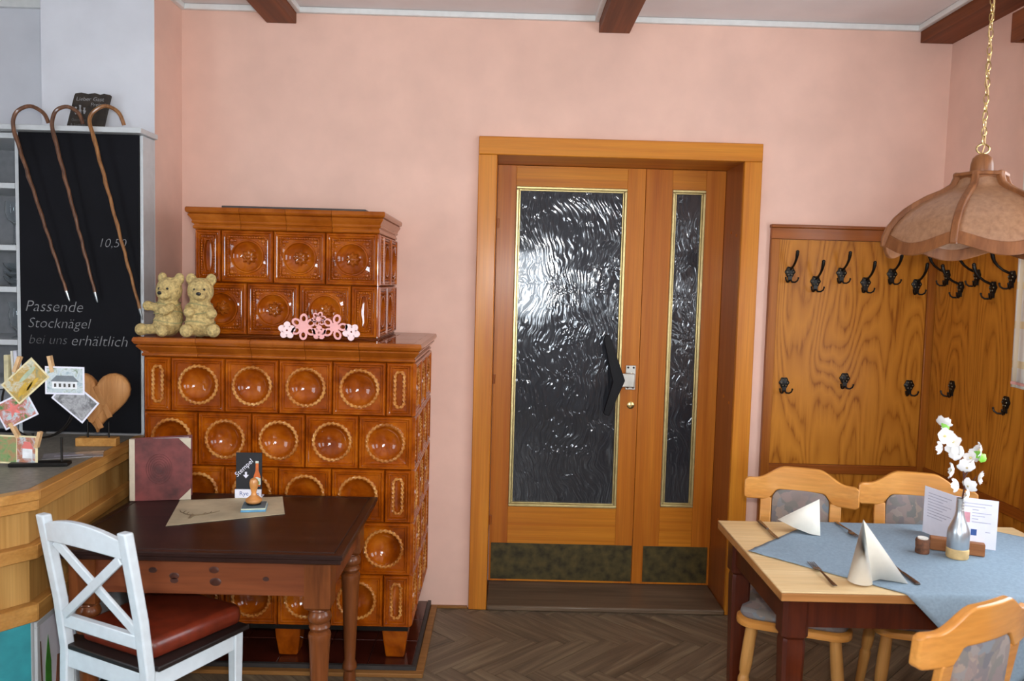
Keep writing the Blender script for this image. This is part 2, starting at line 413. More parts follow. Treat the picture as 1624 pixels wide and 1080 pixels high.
fr = obj('plank_field', mbf, 'plank', flo, smooth=False); fr['kind'] = 'stuff'

# ---- walls
wb = MB().box(-2.0, -.11, 0, .32, 0, 3.05).box(1.21, XR+.2, 0, .32, 0, 3.05).box(-.11, 1.21, 0, .32, 2.34, 3.05)
struct(obj('wall_back', wb, 'pink', smooth=False), 'pink plaster back wall around the double door')
struct(obj('wall_bar', B(XL, -2.0, 0, .32, 0, 3.05), 'white_wall', smooth=False), 'white plaster wall behind the bar shelf')
pil = MB(); pil.box(-2.107, -1.60, -.31, 0, 0, 3.05); pil.mi[3] = 1
struct(obj('wall_pillar', pil, ['white_wall', 'pink'], smooth=False, recalc=False), 'white pillar with a pink right side')
struct(obj('wall_left', B(XL-.2, XL, YR, .3, 0, 3.05), 'white_wall', smooth=False))
rw = [(-.86, 2.35, 'right_near', 1.45), (-3.3, 2.35, 'right_far', 1.5)]   # window near edge y, top z, emission key, width
wr = MB().box(XR, XR+.2, -.86, 0, 0, 3.05).box(XR, XR+.2, -3.3, -2.31, 0, 3.05).box(XR, XR+.2, YR, -4.8, 0, 3.05)
for y0, y1 in ((-2.31, -.86), (-4.8, -3.3)): wr.box(XR, XR+.2, y0, y1, 0, 1.0).box(XR, XR+.2, y0, y1, 2.4, 3.05)
struct(obj('wall_right', wr, 'pink', smooth=False), 'pink plaster side wall with the window')
wq = MB().box(XL, -.47, YR-.2, YR, 0, 3.05).box(.63, XR+.2, YR-.2, YR, 0, 3.05)
for x0, x1, z0, z1 in ((-.47, .63, 1.16, 2.16),): wq.box(x0, x1, YR-.2, YR, 0, z0).box(x0, x1, YR-.2, YR, z1, 3.05)
struct(obj('wall_rear', wq, 'white_wall', smooth=False))
struct(obj('ceiling', B(XL, XR+.2, YR, .32, ZC, 3.1), 'ceiling', smooth=False), 'plain pale ceiling between the beams')
def window(name, cx, cy, cz, wd, ht, facing, e):
    """facing: rotation so that local -y looks into the room"""
    r = sroot(name, (cx, cy, cz)); r.rotation_euler = (0, 0, facing)
    f = MB(); t = .06
    f.box(-wd/2, wd/2, .02, .08, -ht/2, -ht/2+t).box(-wd/2, wd/2, .02, .08, ht/2-t, ht/2)
    f.box(-wd/2, -wd/2+t, .02, .08, -ht/2+t, ht/2-t).box(wd/2-t, wd/2, .02, .08, -ht/2+t, ht/2-t).box(-.04, .04, .02, .08, -ht/2+t, ht/2-t)
    obj('window_frame', f, 'white_trim', r, smooth=False)
    em = emit('daylight_'+name, DAY, e)
    for s in (-1, 1):
        obj('pane', MB().box(min(s*.04, s*(wd/2-t)), max(s*.04, s*(wd/2-t)), .05, .055, -ht/2+t, ht/2-t), em, r, smooth=False)
window('window_1', XR+.03, -1.585, 1.7, 1.45, 1.4, -PI/2, WIN_E['right_near'])
window('window_2', XR+.03, -4.05, 1.7, 1.5, 1.4, -PI/2, WIN_E['right_far'])
window('window_3', .08, YR-.03, 1.66, 1.1, 1.0, PI, WIN_E['rear']*2.5)
# left window: on the inside face of the left wall
window('window_4', XL+.06, -3.6, 1.65, 1.6, 1.4, PI/2, WIN_E['left'])

# ---- ceiling beams and white mouldings
for i, (x0, x1, lab) in enumerate([(-1.19, -1.045, 'short brown ceiling beam above the tiled stove'), (.425, .575, 'brown ceiling beam above the double door'), (2.0, XR, 'brown ceiling beam in the corner above the coat hooks')]):
    struct(obj('trim_%d' % (i+1), B(x0, x1, YR, -.001, 2.888-.004*(i == 2), ZC), 'beam', bevel=.003), lab)
tm = 4
bays = [(-1.60, -1.19), (-1.045, .425), (.575, 2.0)]
for x0, x1 in bays:
    t = MB(); h = .022
    t.box(x0, x1, -h, -.001, ZC-.028, ZC-.001); t.box(x0, x0+h, -5.5, -h, ZC-.028, ZC-.001); t.box(x1-h, x1, -5.5, -h, ZC-.028, ZC-.001)
    struct(obj('trim_%d' % tm, t, 'white_trim', bevel=.003), 'white moulding framing one ceiling bay'); tm += 1
struct(obj('trim_%d' % tm, B(XL, -2.11, -.025, -.001, ZC-.045, ZC-.001), 'white_trim', bevel=.003), 'white ceiling moulding above the bar shelf'); tm += 1
struct(obj('baseboard_back', MB().box(-.345, -.15, -.02, -.001, 0, .012).box(1.25, 1.305, -.02, -.001, 0, .05), 'hearth_wood', bevel=.002))

# ---- door: casing, jambs, threshold
cs = sroot('trim_8', (0, 0, 0), 'varnished wooden casing of the double door')
obj('casing_board', B(-.145, -.053, -.028, -.001, 0, 2.285), 'casV', cs, bevel=.004)
obj('casing_board', B(1.160, 1.248, -.028, -.001, 0, 2.285), 'casV', cs, bevel=.004)
obj('casing_head', B(-.145, 1.248, -.028, -.001, 2.2855, 2.373), 'casH', cs, bevel=.004)
obj('jamb_board', B(-.1095, -.053, -.0005, .345, .0, 2.285), 'jamb', cs)
obj('jamb_board', B(1.160, 1.2095, -.0005, .345, .0, 2.285), 'jamb', cs)
obj('jamb_head', B(-.1095, 1.2095, -.0005, .345, 2.2855, 2.339), 'casH', cs)
th = obj('threshold', B(-.053, 1.160, -.035, .345, 0, .028), 'sill', cs, bevel=.008)
plug = MB().lathe([(.0001, -.004), (.007, -.004), (.008, 0), (.008, .002)], 10, Matrix.Rotation(-PI/2, 4, 'Y')).mesh('dowel')
for z in (1.93, 1.08, .42):
    for y in (.06, .16): link('dowel_plug', plug, 'doorV', cs, (1.1595, y, z+.02*(y > .1)))
hp = MB().lathe([(.009, 0), (.009, .05)], 10).mesh('hinge')
for z in (1.95, 1.12, .35): link('hinge_pin', hp, 'jamb', cs, (-.048, .285, z))

def leaf(name, x0, x1, gx0, gx1, gz0, gz1, kx0, kx1, label):
    y0, y1, z0, z1 = .30, .345, .032, 2.283
    r = sroot(name, (x0, y0, z0), label)
    W_, H_ = x1-x0, z1-z0; a, b, c, d = gx0-x0, gx1-x0, gz0-z0, gz1-z0
    obj('stile', B(0, a, 0, .045, 0, H_), 'doorV', r, bevel=.0015); obj('stile', B(b, W_, 0, .045, 0, H_), 'doorV', r, bevel=.0015)
    obj('bottom_rail', B(a, b, .0005, .045, 0, c), 'doorH', r, bevel=.0015); obj('top_rail', B(a, b, .0005, .045, d, H_), 'doorH', r, bevel=.0015)
    t = .016
    gb = MB()
    for (xa, xb, za, zb) in ((a, b, c, c+t), (a, b, d-t, d), (a, a+t, c+t, d-t), (b-t, b, c+t, d-t)): gb.box(xa, xb, -.010, .004, za, zb)
    gb2 = MB(); t2 = .024
    for (xa, xb, za, zb) in ((a+t, b-t, c+t, c+t2), (a+t, b-t, d-t2, d-t), (a+t, a+t2, c+t2, d-t2), (b-t2, b-t, c+t2, d-t2)): gb2.box(xa, xb, -.002, .008, za, zb)
    fr_ = obj('glazing_bead', gb, 'gold', r, bevel=.004); obj('inner_bead', gb2, 'gold', fr_, bevel=.002)
    tag(fr_, 'gold bead around the glass')
    p = obj('pane', MB().grid(2, 2, lambda u, v: (a+t+(b-a-2*t)*u, .010, c+t+(d-c-2*t)*v)).box(a+t, b-t, .0105, .016, c+t, d-t), 'glass', r, smooth=False, recalc=False)
    tag(p, 'dark cast glass with swirling ridges')
    k = obj('kick_plate', B(kx0-x0, kx1-x0, -.003, .0005, .012, .225-.012+.0), 'kick', r, bevel=.001); tag(k, 'tarnished brass kick plate')
    return r
d1 = leaf('door_1', -.052, .733, .047, .637, .45, 2.175, -.04, .731, 'wide glazed door leaf with a black angled handle')
d2 = leaf('door_2', .735, 1.159, .877, 1.055, .465, 2.178, .793, 1.146, 'narrow glazed side leaf of the double door')
# handle on the wide leaf
o1 = Vector((-.052, .30, .032))
def hp_(x, z): return (x-o1.x, z-o1.z)
pl = [hp_(*q) for q in [(.538, 1.398), (.560, 1.400), (.650, 1.160), (.572, .968), (.552, .972), (.540, .985), (.585, 1.150), (.530, 1.375)]]
hm = MB(); n_ = len(pl)
hm.prism([(x, z) for x, z in reversed(pl)], 0, .018, Matrix(((1, 0, 0, 0), (0, 0, 1, -.075), (0, 1, 0, 0), (0, 0, 0, 1))))
hd = obj('handle', hm, 'handle', d1, bevel=.003); tag(hd, 'black chevron-shaped pull handle')
x, z = hp_(.644, 1.124)
obj('handle_bracket', B(x-.01, x+.058, -.068, -.05, z, z+.074).box(x+.045, x+.058, -.055, -.002, z, z+.074), 'steel', hd, bevel=.004)
x, z = hp_(.662, 1.104)
obj('handle_plate', B(x, x+.054, -.006, 0, z, z+.132), 'steel', hd, bevel=.002)
sc_ = MB().lathe([(.006, 0), (.006, .003)], 10, Matrix.Rotation(PI/2, 4, 'X')).mesh('screw')
for dx in (.012, .042):
    for dz in (.012, .12): link('screw', sc_, 'iron', hd, (x+dx, -.0055, z+dz))
x, z = hp_(.695, 1.02)
lk = MB().lathe([(.020, 0), (.020, .006), (.015, .009)], 20, Matrix.Rotation(PI/2, 4, 'X')).box(-.003, .003, -.012, -.008, -.010, .010)
obj('lock_cylinder', lk, 'brass', d1, (x, 0, z))
# dim passage behind the door so the opening is closed
struct(obj('wall_passage', MB().box(-.3, 1.4, 1.3, 1.4, 0, 2.5).box(-.35, -.3, .36, 1.4, 0, 2.5).box(1.4, 1.45, .36, 1.4, 0, 2.5), 'white_wall', smooth=False))

# ---- coat panelling, back and side
pn = sroot('trim_9', (0, 0, 0), 'oak veneer coat panel on the back wall beside the door')
x0, x1, zt = 1.309, 2.125, 1.985
obj('stile', B(x0, x0+.042, -.030, -.001, .0, zt-.072), 'railV', pn, bevel=.002)
obj('stile', B(x1-.025, XR-.001, -.030, -.001, .0, zt-.072), 'railV', pn, bevel=.002)
obj('rail', B(x0-.004, x1, -.036, -.001, zt-.016, zt), 'railH', pn, bevel=.003); obj('rail', B(x0, x1, -.030, -.001, zt-.0715, zt-.0165), 'railH', pn, bevel=.002)
obj('rail', B(x0+.042, x1-.025, -.030, -.001, .745, .790), 'railH', pn, bevel=.002)
obj('panel', B(x0+.043, x1-.026, -.018, -.001, .791, zt-.073), 'veneer', pn)
obj('panel', B(x0+.043, x1-.026, -.018, -.001, .0, .744), 'veneer', pn)
ps = sroot('trim_10', (0, 0, 0), 'oak veneer coat panel on the side wall')
xa = XR-.036
obj('rail', B(xa-.004, XR-.001, -.84, -.038, zt-.016, zt), 'railY', ps, bevel=.003); obj('rail', B(xa, XR-.001, -.84, -.038, zt-.0715, zt-.0165), 'railY', ps, bevel=.002)
obj('rail', B(xa, XR-.001, -3.0, -.038, .745, .790), 'railY', ps, bevel=.002)
obj('panel', B(xa+.012, XR-.001, -.80, -.038, .791, zt-.073), 'veneer', ps)
obj('panel', B(xa+.012, XR-.001, -3.0, -.038, .0, .744), 'veneer', ps)
obj('stile', B(xa, XR-.001, -.84, -.801, .791, zt-.073), 'railV', ps, bevel=.002)

# ================================================================== COAT HOOKS
def hook_meshes():
    pl = MB(); pts = []
    for k in range(24):
        a = 2*PI*k/24; rr = .024*(1+.10*math.cos(6*a)); pts.append((rr*math.cos(a), rr*1.12*math.sin(a)))
    T = Matrix(((1, 0, 0, 0), (0, 0, -1, 0), (0, 1, 0, 0), (0, 0, 0, 1)))
    pl.loft([[T @ Vector((x, y, 0)) for x, y in pts], [T @ Vector((x, y, .006)) for x, y in pts], [T @ Vector((x*.7, y*.7, .010)) for x, y in pts]])
    pl.box(-.010, .010, -.010, 0, -.046, -.02)
    bd = MB()
    for k in range(6):
        a = 2*PI*k/6; bd.ball((.015*math.cos(a), -.010, .016*math.sin(a)), .004, 8, 5)
    arm = MB().tube([(0, -.006, .012), (0, -.022, .018), (0, -.045, .028), (0, -.068, .045), (0, -.084, .064), (0, -.092, .085), (0, -.094, .095)], [.006, .0058, .0055, .0058, .0068, .009, .0075], 8)
    arm.ball((0, -.094, .096), .0092, 8, 6)
    pr = MB()
    for s in (-1, 1):
        pr.tube([(s*.002, -.008, -.040), (s*.010, -.016, -.050), (s*.020, -.026, -.050), (s*.028, -.034, -.042), (s*.031, -.037, -.031)], [.0045, .0045, .004, .004, .0035], 7)
        pr.ball((s*.031, -.037, -.029), .0048, 7, 5)
    return pl.mesh('plate'), bd.mesh('beading'), arm.mesh('arm'), pr.mesh('prongs')
HK = hook_meshes()
def coat_hook(loc, rz, full, label, group):
    t = thing('coat_hook', label, 'coat hook', loc, rz, group)
    p = link('plate', HK[0], 'iron', t); link('beading', HK[1], 'iron_bead', p)
    if full: link('arm', HK[2], 'iron', t)
    link('prong_pair', HK[3], 'iron', t)
ordn = ['first', 'second', 'third', 'fourth', 'fifth', 'sixth']
for i, (x, z) in enumerate([(1.411, 1.752), (1.54, 1.709), (1.667, 1.754), (1.79, 1.710), (1.919, 1.756), (2.045, 1.708)]):
    coat_hook((x, -.0185, z), 0, True, 'long black iron coat hook, %s from the door on the back panel\'s upper row' % ordn[i], 'upper coat hooks on the back panel')
for i, (x, z) in enumerate([(1.409, 1.200), (1.712, 1.230), (2.038, 1.203)]):
    coat_hook((x, -.0185, z), 0, False, 'short black iron hook without arm, %s from the door in the back panel\'s lower row' % ordn[i], 'lower coat hooks on the back panel')
for i, (y, z) in enumerate([(-.135, 1.754), (-.258, 1.698), (-.385, 1.752), (-.511, 1.697), (-.64, 1.742)]):
    coat_hook((xa+.0115, y, z), -PI/2, True, 'long black iron coat hook, %s from the corner on the side wall\'s upper row' % ordn[i], 'upper coat hooks on the side panel')
for i, (y, z) in enumerate([(-.238, 1.228), (-.656, 1.212)]):
    coat_hook((xa+.0115, y, z), -PI/2, False, 'short black iron hook, %s from the corner low on the side wall panel' % ['nearer', 'farther'][i], 'lower coat hooks on the side panel')

# ================================================================== TILED STOVE
SX0, SX1, SYF = -1.479, -.370, -.70
SZ0, TH = .195, .2248
TW = (SX1-SX0)/5
stove = thing('tiled_stove', 'amber glazed tiled stove with dished tiles against the pink wall', 'stove', ((SX0+SX1)/2, -.35, 0))
SO = Vector(stove.location)
def unit_square(n=16):
    p = []
    for k in range(n): p.append((1, -1+2*k/n))
    for k in range(n): p.append((1-2*k/n, 1))
    for k in range(n): p.append((-1, 1-2*k/n))
    for k in range(n): p.append((-1+2*k/n, -1))
    return p
US = unit_square(12)
def rect(a, b, y): return [(u*a, y, v*b) for u, v in US]
def circ(r_, y): return [(r_*math.cos(math.atan2(v, u)), y, r_*math.sin(math.atan2(v, u))) for u, v in US]
def slot(r_, L, y): return [(r_*math.cos(math.atan2(v, u))*(1.35 if abs(u) == 1 and abs(v) < .99 else 1) if abs(v) < .99 else r_*math.cos(math.atan2(v, u)), y, r_*math.sin(math.atan2(v, u))*(1 if abs(v) >= .99 else 0)+L*v) for u, v in US]
def border(a, b, style):
    L = [rect(a, b, .02), rect(a, b, -.003), rect(a-.002, b-.002, -.008), rect(a-.006, b-.006, -.0125), rect(a-.010, b-.010, -.0125), rect(a-.013, b-.013, -.006), rect(a-.015, b-.015, -.0055), rect(a-.017, b-.017, -.0095), rect(a-.020, b-.020, -.0095), rect(a-.024, b-.024, -.0015)]
    if style == 'fine': L += [rect(a-.026, b-.026, -.002), rect(a-.028, b-.028, -.0085), rect(a-.031, b-.031, -.0085), rect(a-.034, b-.034, .000)]
    return L
def rope(path, r0_, n=7, lobes=2, pitch=.017):
    """twisted cord along a closed path in the xz plane"""
    N = len(path); mb = MB(); P_ = [Vector(p) for p in path]; vs = []; s = 0
    tot = sum((P_[(i+1) % N]-P_[i]).length for i in range(N)); k_ = round(tot/pitch)
    for i in range(N):
        t = (P_[(i+1) % N]-P_[i-1]).normalized(); nx = Vector((t.z, 0, -t.x)); ny = Vector((0, -1, 0))
        for k in range(n):
            a = 2*PI*k/n; rr = r0_*(1+.42*math.cos(lobes*a-2*PI*k_*s/tot)); vs.append(P_[i]+nx*rr*math.cos(a)+ny*rr*math.sin(a))
        s += (P_[(i+1) % N]-P_[i]).length
    fs = [(i*n+k, i*n+(k+1) % n, ((i+1) % N)*n+(k+1) % n, ((i+1) % N)*n+k) for i in range(N) for k in range(n)]
    return mb.add(vs, fs)
def stadium(r_, L, n, y):
    p = []
    for k in range(n//2): a = PI*k/(n//2-1); p.append((r_*math.cos(a), y, L+r_*math.sin(a)))
    m = max(4, int(2*L/(PI*r_/(n//2))))
    for k in range(1, m): p.append((-r_, y, L-2*L*k/m))
    for k in range(n//2): a = PI+PI*k/(n//2-1); p.append((r_*math.cos(a), y, -L+r_*math.sin(a)))
    for k in range(1, m): p.append((r_, y, -L+2*L*k/m))
    return p
CACHE = {}
def low_tile(w):
    key = ('low', round(w, 4))
    if key in CACHE: return CACHE[key]
    a, b = w/2-.001, TH/2-.001
    mb = MB()
    if w > .18:
        rr = min(.077, .077*w/TW)
        mb.loft(border(a, b, '')+[circ(rr+.006, -.0005), circ(rr-.008, -.001), circ(rr-.012, .006), circ(rr*.72, .017), circ(rr*.5, .026), circ(rr*.25, .031), circ(.004, .033)])
        rp = rope([(rr*math.cos(2*PI*k/112), -.003, rr*math.sin(2*PI*k/112)) for k in range(112)], .0060, pitch=.019)
    else:
        r_ = min(.019, a-.026); L = .055
        mb.loft(border(a, b, '')+[slot(r_+.004, L, -.0005), slot(r_-.006, L, -.0005), slot(r_-.009, L, .004), slot(.003, L*.8, .005)])
        rp = rope(stadium(r_, L, 36, -.003), .0056, pitch=.019)
    CACHE[key] = (mb.mesh('tile', ang=32), rp.mesh('rope', ang=60)); return CACHE[key]
def rosette():
    mb = MB(); lo = []
    for r_, y, wv in ((.030, .022, .3), (.027, .012, .35), (.021, .006, .4), (.013, .007, .3), (.009, .002, 0), (.004, -.001, 0)):
        lo.append([(r_*(1+wv*.5*math.cos(8*2*PI*k/48))*math.cos(2*PI*k/48), y, r_*(1+wv*.5*math.cos(8*2*PI*k/48))*math.sin(2*PI*k/48)) for k in range(48)])
    return mb.loft(lo)
def up_tile(w):
    key = ('up', round(w, 4))
    if key in CACHE: return CACHE[key]
    a, b = w/2-.001, UH/2-.001; mb = MB(); be = MB()
    if w > .18:
        rr = .068
        mb.loft(border(a, b, 'fine')+[circ(rr+.004, -.002), circ(rr+.002, -.009), circ(rr-.003, -.009), circ(rr-.006, .002), circ(rr*.72, .014), circ(rr*.5, .020), circ(rr*.25, .023), circ(.004, .024)])
        for sx in (-1, 1):
            for sz in (-1, 1):
                for (dx, dz, q) in ((0, 0, .010), (-.014, .001, .006), (.001, -.014, .006)):
                    be.ball((sx*(a-.044+dx), -.0035, sz*(b-.044+dz)), q, 8, 5, (1, .45, 1))
    else:
        r_ = max(.010, a-.040); L = .055
        mb.loft(border(a, b, 'fine')+[slot(r_+.003, L, -.002), slot(r_+.001, L, -.008), slot(r_-.002, L, -.008), slot(r_-.005, L, .010), slot(.002, L*.8, .012)])
    for s in (-1, 1):                                   # beaded inner frame
        for k in range(15):
            t_ = -1+2*(k+.5)/15
            be.ball((s*(a-.029), -.009, t_*(b-.03)), .0042, 6, 4, (1, .7, 1))
        nx_ = 15 if w > .18 else 5
        for k in range(nx_):
            t_ = -1+2*(k+.5)/nx_; be.ball((t_*(a-.03), -.009, s*(b-.029)), .0042, 6, 4, (1, .7, 1))
    CACHE[key] = (mb.mesh('tile', ang=32), be.mesh('beading', ang=60)); return CACHE[key]
def put_low(cx, cz, w, side=False, y=SYF):
    t, rp = low_tile(w)
    if not side: o = link('tile', t, 'glaze', stove, (cx-SO.x, y+.0-SO.y, cz))
    else: o = link('tile', t, 'glaze', stove, (SX1-SO.x, cx-SO.y, cz), (0, 0, PI/2))
    link('rope_border', rp, 'glaze_rope', o)
obj('stove_core', MB().box(SX0+.045, SX1-.045, SYF+.045, -.002, SZ0, SZ0+5*TH+.05), 'glaze_flat', stove, tuple(-SO))
obj('stove_side', MB().box(SX0, SX0+.04, SYF+.01, -.002, SZ0, SZ0+5*TH), 'glaze_flat', stove, tuple(-SO), bevel=.004)
for row in range(5):                       # 0 = bottom row
    z = SZ0+(row+.5)*TH; half = row % 2 == 0
    ws = [TW/2]+[TW]*4+[TW/2] if half else [TW]*5
    x = SX0
    for wd in ws: put_low(x+wd/2, z, wd); x += wd
    dep = -SYF-.004
    sd = [TW, TW, dep-2*TW] if half else [TW/2, TW, TW, dep-2.5*TW]
    y = SYF
    for wd in sd: put_low(y+wd/2, z, wd, True); y += wd
# black iron rail below and feet
obj('base_rail', MB().box(SX0+.004, SX1-.004, SYF+.004, -.002, SZ0-.020, SZ0-.001), 'iron', stove, tuple(-SO))
fm = MB().loft([[(sx*.056, sy*.056, SZ0-.021) for sx, sy in ((-1, -1), (1, -1), (1, 1), (-1, 1))], [(sx*.052, sy*.052, .12) for sx, sy in ((-1, -1), (1, -1), (1, 1), (-1, 1))], [(sx*.040, sy*.040, .0335) for sx, sy in ((-1, -1), (1, -1), (1, 1), (-1, 1))]], True, True).mesh('foot', smooth=False)
for fx in (-1.33, -.895, -.435):
    for fy in (-.60, -.12): link('foot', fm, 'glaze', stove, (fx-SO.x, fy-SO.y, 0), bevel=.008)
# cornice pieces: profile (outward, z)
def cornice(prof, xa_, xb, ya, n_front, n_side, parent_off):
    """front pieces along x at y=ya and right side pieces, mitred at the corner; a plain left side"""
    def piece(p0, p1, o0, o1, dirv, out):
        mb = MB(); P0, P1, D, O = Vector(p0), Vector(p1), Vector(dirv), Vector(out)
        l0 = [P0+O*d+D*(o0*d)+Vector((0, 0, z)) for d, z in prof]+[P0+Vector((0, 0, z))+O*-.03 for z in (prof[-1][1]-.03, prof[0][1]+.002)]
        l1 = [P1+O*d+D*(o1*d)+Vector((0, 0, z)) for d, z in prof]+[P1+Vector((0, 0, z))+O*-.03 for z in (prof[-1][1]-.03, prof[0][1]+.002)]
        mb.loft([l0, l1], True, True); return mb
    W_ = xb-xa_; g = .0008
    for i in range(n_front):
        a0, a1 = xa_+W_*i/n_front+g*(i > 0), xa_+W_*(i+1)/n_front-g*(i < n_front-1)
        obj('cornice_piece', piece((a0, ya, 0), (a1, ya, 0), -1 if i == 0 else 0, 1 if i == n_front-1 else 0, (1, 0, 0), (0, -1, 0)), 'glaze_edge', stove, parent_off, ang=28)
    for i in range(n_side):
        b0, b1 = ya+(-.003-ya)*i/n_side+g*(i > 0), ya+(-.003-ya)*(i+1)/n_side-g*(i < n_side-1)
        obj('cornice_piece', piece((xb, b0, 0), (xb, b1, 0), -1 if i == 0 else 0, 0, (0, 1, 0), (1, 0, 0)), 'glaze_edge', stove, parent_off, ang=28)
    obj('cornice_piece', piece((xa_, -.003, 0), (xa_, ya, 0), 0, 1, (0, -1, 0), (-1, 0, 0)), 'glaze_edge', stove, parent_off, ang=28)
MT['glaze_edge'] = glaze('amber_edge_glaze', (132, 64, 12), (150, 78, 18), (170, 94, 28), .025)
zc0 = SZ0+5*TH
LZ = 1.400
prof1 = [(d*.72, z) for d, z in [(0, zc0), (.010, zc0+.003), (.012, zc0+.008), (.010, zc0+.013), (.004, zc0+.015), (.006, zc0+.020), (.016, zc0+.026), (.026, zc0+.036), (.034, zc0+.042), (.034, zc0+.046), (.026, zc0+.049), (.040, zc0+.053), (.050, zc0+.064), (.049, zc0+.073), (.043, LZ-.001), (.0, LZ-.0006)]]
cornice(prof1, SX0, SX1, SYF, 5, 3, tuple(-SO))
# flat ledge tiles
UX0, UX1, UYF, UH = -1.330, -.549, -.54, .2245
lt = MB
for (xa_, xb, ya, yb) in [(SX0, -1.26, SYF, UYF+.02), (-1.2585, -1.04, SYF, UYF+.02), (-1.0385, -.82, SYF, UYF+.02), (-.8185, -.601, SYF, UYF+.02), (-.5995, SX1, SYF, -.48),
                          (-.60, -.502, -.4785, -.24), (-.60, -.502, -.2385, -.004), (-.5005, SX1, -.4785, -.24), (-.5005, SX1, -.2385, -.004), (SX0, UX0+.02, -.4985, -.004)]:
    obj('ledge_tile', B(xa_-SO.x, xb-SO.x, ya-SO.y, yb-SO.y, LZ-.035, LZ), 'glaze_flat', stove, bevel=.0015)
# upper body
U = LZ+.006
obj('upper_core', MB().box(UX0+.045, UX1-.045, UYF+.045, -.002, LZ-.03, U+2*UH+.05), 'glaze_flat', stove, tuple(-SO))
obj('upper_side', MB().box(UX0, UX0+.04, UYF+.01, -.002, U, U+2*UH), 'glaze_flat', stove, tuple(-SO), bevel=.004)
obj('upper_base', MB().box(UX0-.004, UX1+.004, UYF-.004, -.002, LZ+.0005, U-.0005), 'glaze_flat', stove, tuple(-SO), bevel=.002)
UW = (UX1-UX0)/3.5
ros = rosette().mesh('rosette', ang=50)
def put_up(cx, cz, w, side=False):
    t, be = up_tile(w)
    if not side: o = link('tile', t, 'glaze', stove, (cx-SO.x, UYF-SO.y, cz))
    else: o = link('tile', t, 'glaze', stove, (UX1-SO.x, cx-SO.y, cz), (0, 0, PI/2))
    link('beading', be, 'glaze', o)
    if w > .18: link('rosette', ros, 'glaze_edge', o)
for row in range(2):
    z = U+(row+.5)*UH; x = UX0
    ws = [UW, UW, UW, UW/2] if row == 0 else [UW/2, UW, UW, UW]
    for wd in ws: put_up(x+wd/2, z, wd); x += wd
    dep = -UYF-.004; y = UYF
    for wd in ([UW, UW, dep-2*UW] if row == 0 else [UW/2, UW, dep-1.5*UW]): put_up(y+wd/2, z, wd, True); y += wd
zc1 = U+2*UH; TZ = 1.947
prof2 = [(d*.66, z) for d, z in [(0, zc1), (.010, zc1+.003), (.013, zc1+.009), (.010, zc1+.015), (.005, zc1+.017), (.007, zc1+.022), (.017, zc1+.026), (.019, zc1+.031), (.016, zc1+.036), (.022, zc1+.044), (.036, zc1+.057), (.037, zc1+.062), (.029, zc1+.065), (.044, zc1+.069), (.050, zc1+.076), (.050, TZ-.006), (.044, TZ), (.0, TZ)]]
cornice(prof2, UX0, UX1, UYF, 4, 2, tuple(-SO))
obj('cover_slab', MB().box(UX0+.02, UX1-.02, UYF+.02, -.004, TZ-.04, TZ-.001).box(UX0+.10, UX1-.06, UYF+.03, -.004, TZ-.001, TZ+.013), 'slate', stove, tuple(-SO), bevel=.003)

# ---- hearth under the stove
he = thing('hearth', 'dark red tiled hearth with a wooden border under the tiled stove', 'hearth', (-.97, -.36, 0))
HO = Vector(he.location)
obj('bed', B(-1.500-HO.x, -.352-HO.x, -.705-HO.y, -.002-HO.y, 0, .022), 'hearth_edge', he)
nx_, ny_ = 6, 3
tw, td = (1.500-.352)/nx_, .700/ny_
ht_ = MB().box(.0015, tw-.0015, .0015, td-.0015, .0222, .032).mesh('hearth_tile', smooth=False)
for i in range(nx_):
    for j in range(ny_): link('hearth_tile', ht_, 'hearth', he, (-1.500+i*tw-HO.x, -.705+j*td-HO.y, 0), bevel=.0015)
obj('edging', B(-1.500-HO.x, -.335-HO.x, -.722-HO.y, -.706-HO.y, 0, .034).box(-.351-HO.x, -.335-HO.x, -.7055-HO.y, -.002-HO.y, 0, .034), 'hearth_edge', he)
obj('border_strip', B(-1.500-HO.x, -.302-HO.x, -.756-HO.y, -.7225-HO.y, 0, .018), 'hearth_wood', he, bevel=.003)
obj('border_strip', B(-.3345-HO.x, -.302-HO.x, -.722-HO.y, -.022-HO.y, 0, .018), 'hearth_wood', he, bevel=.003)

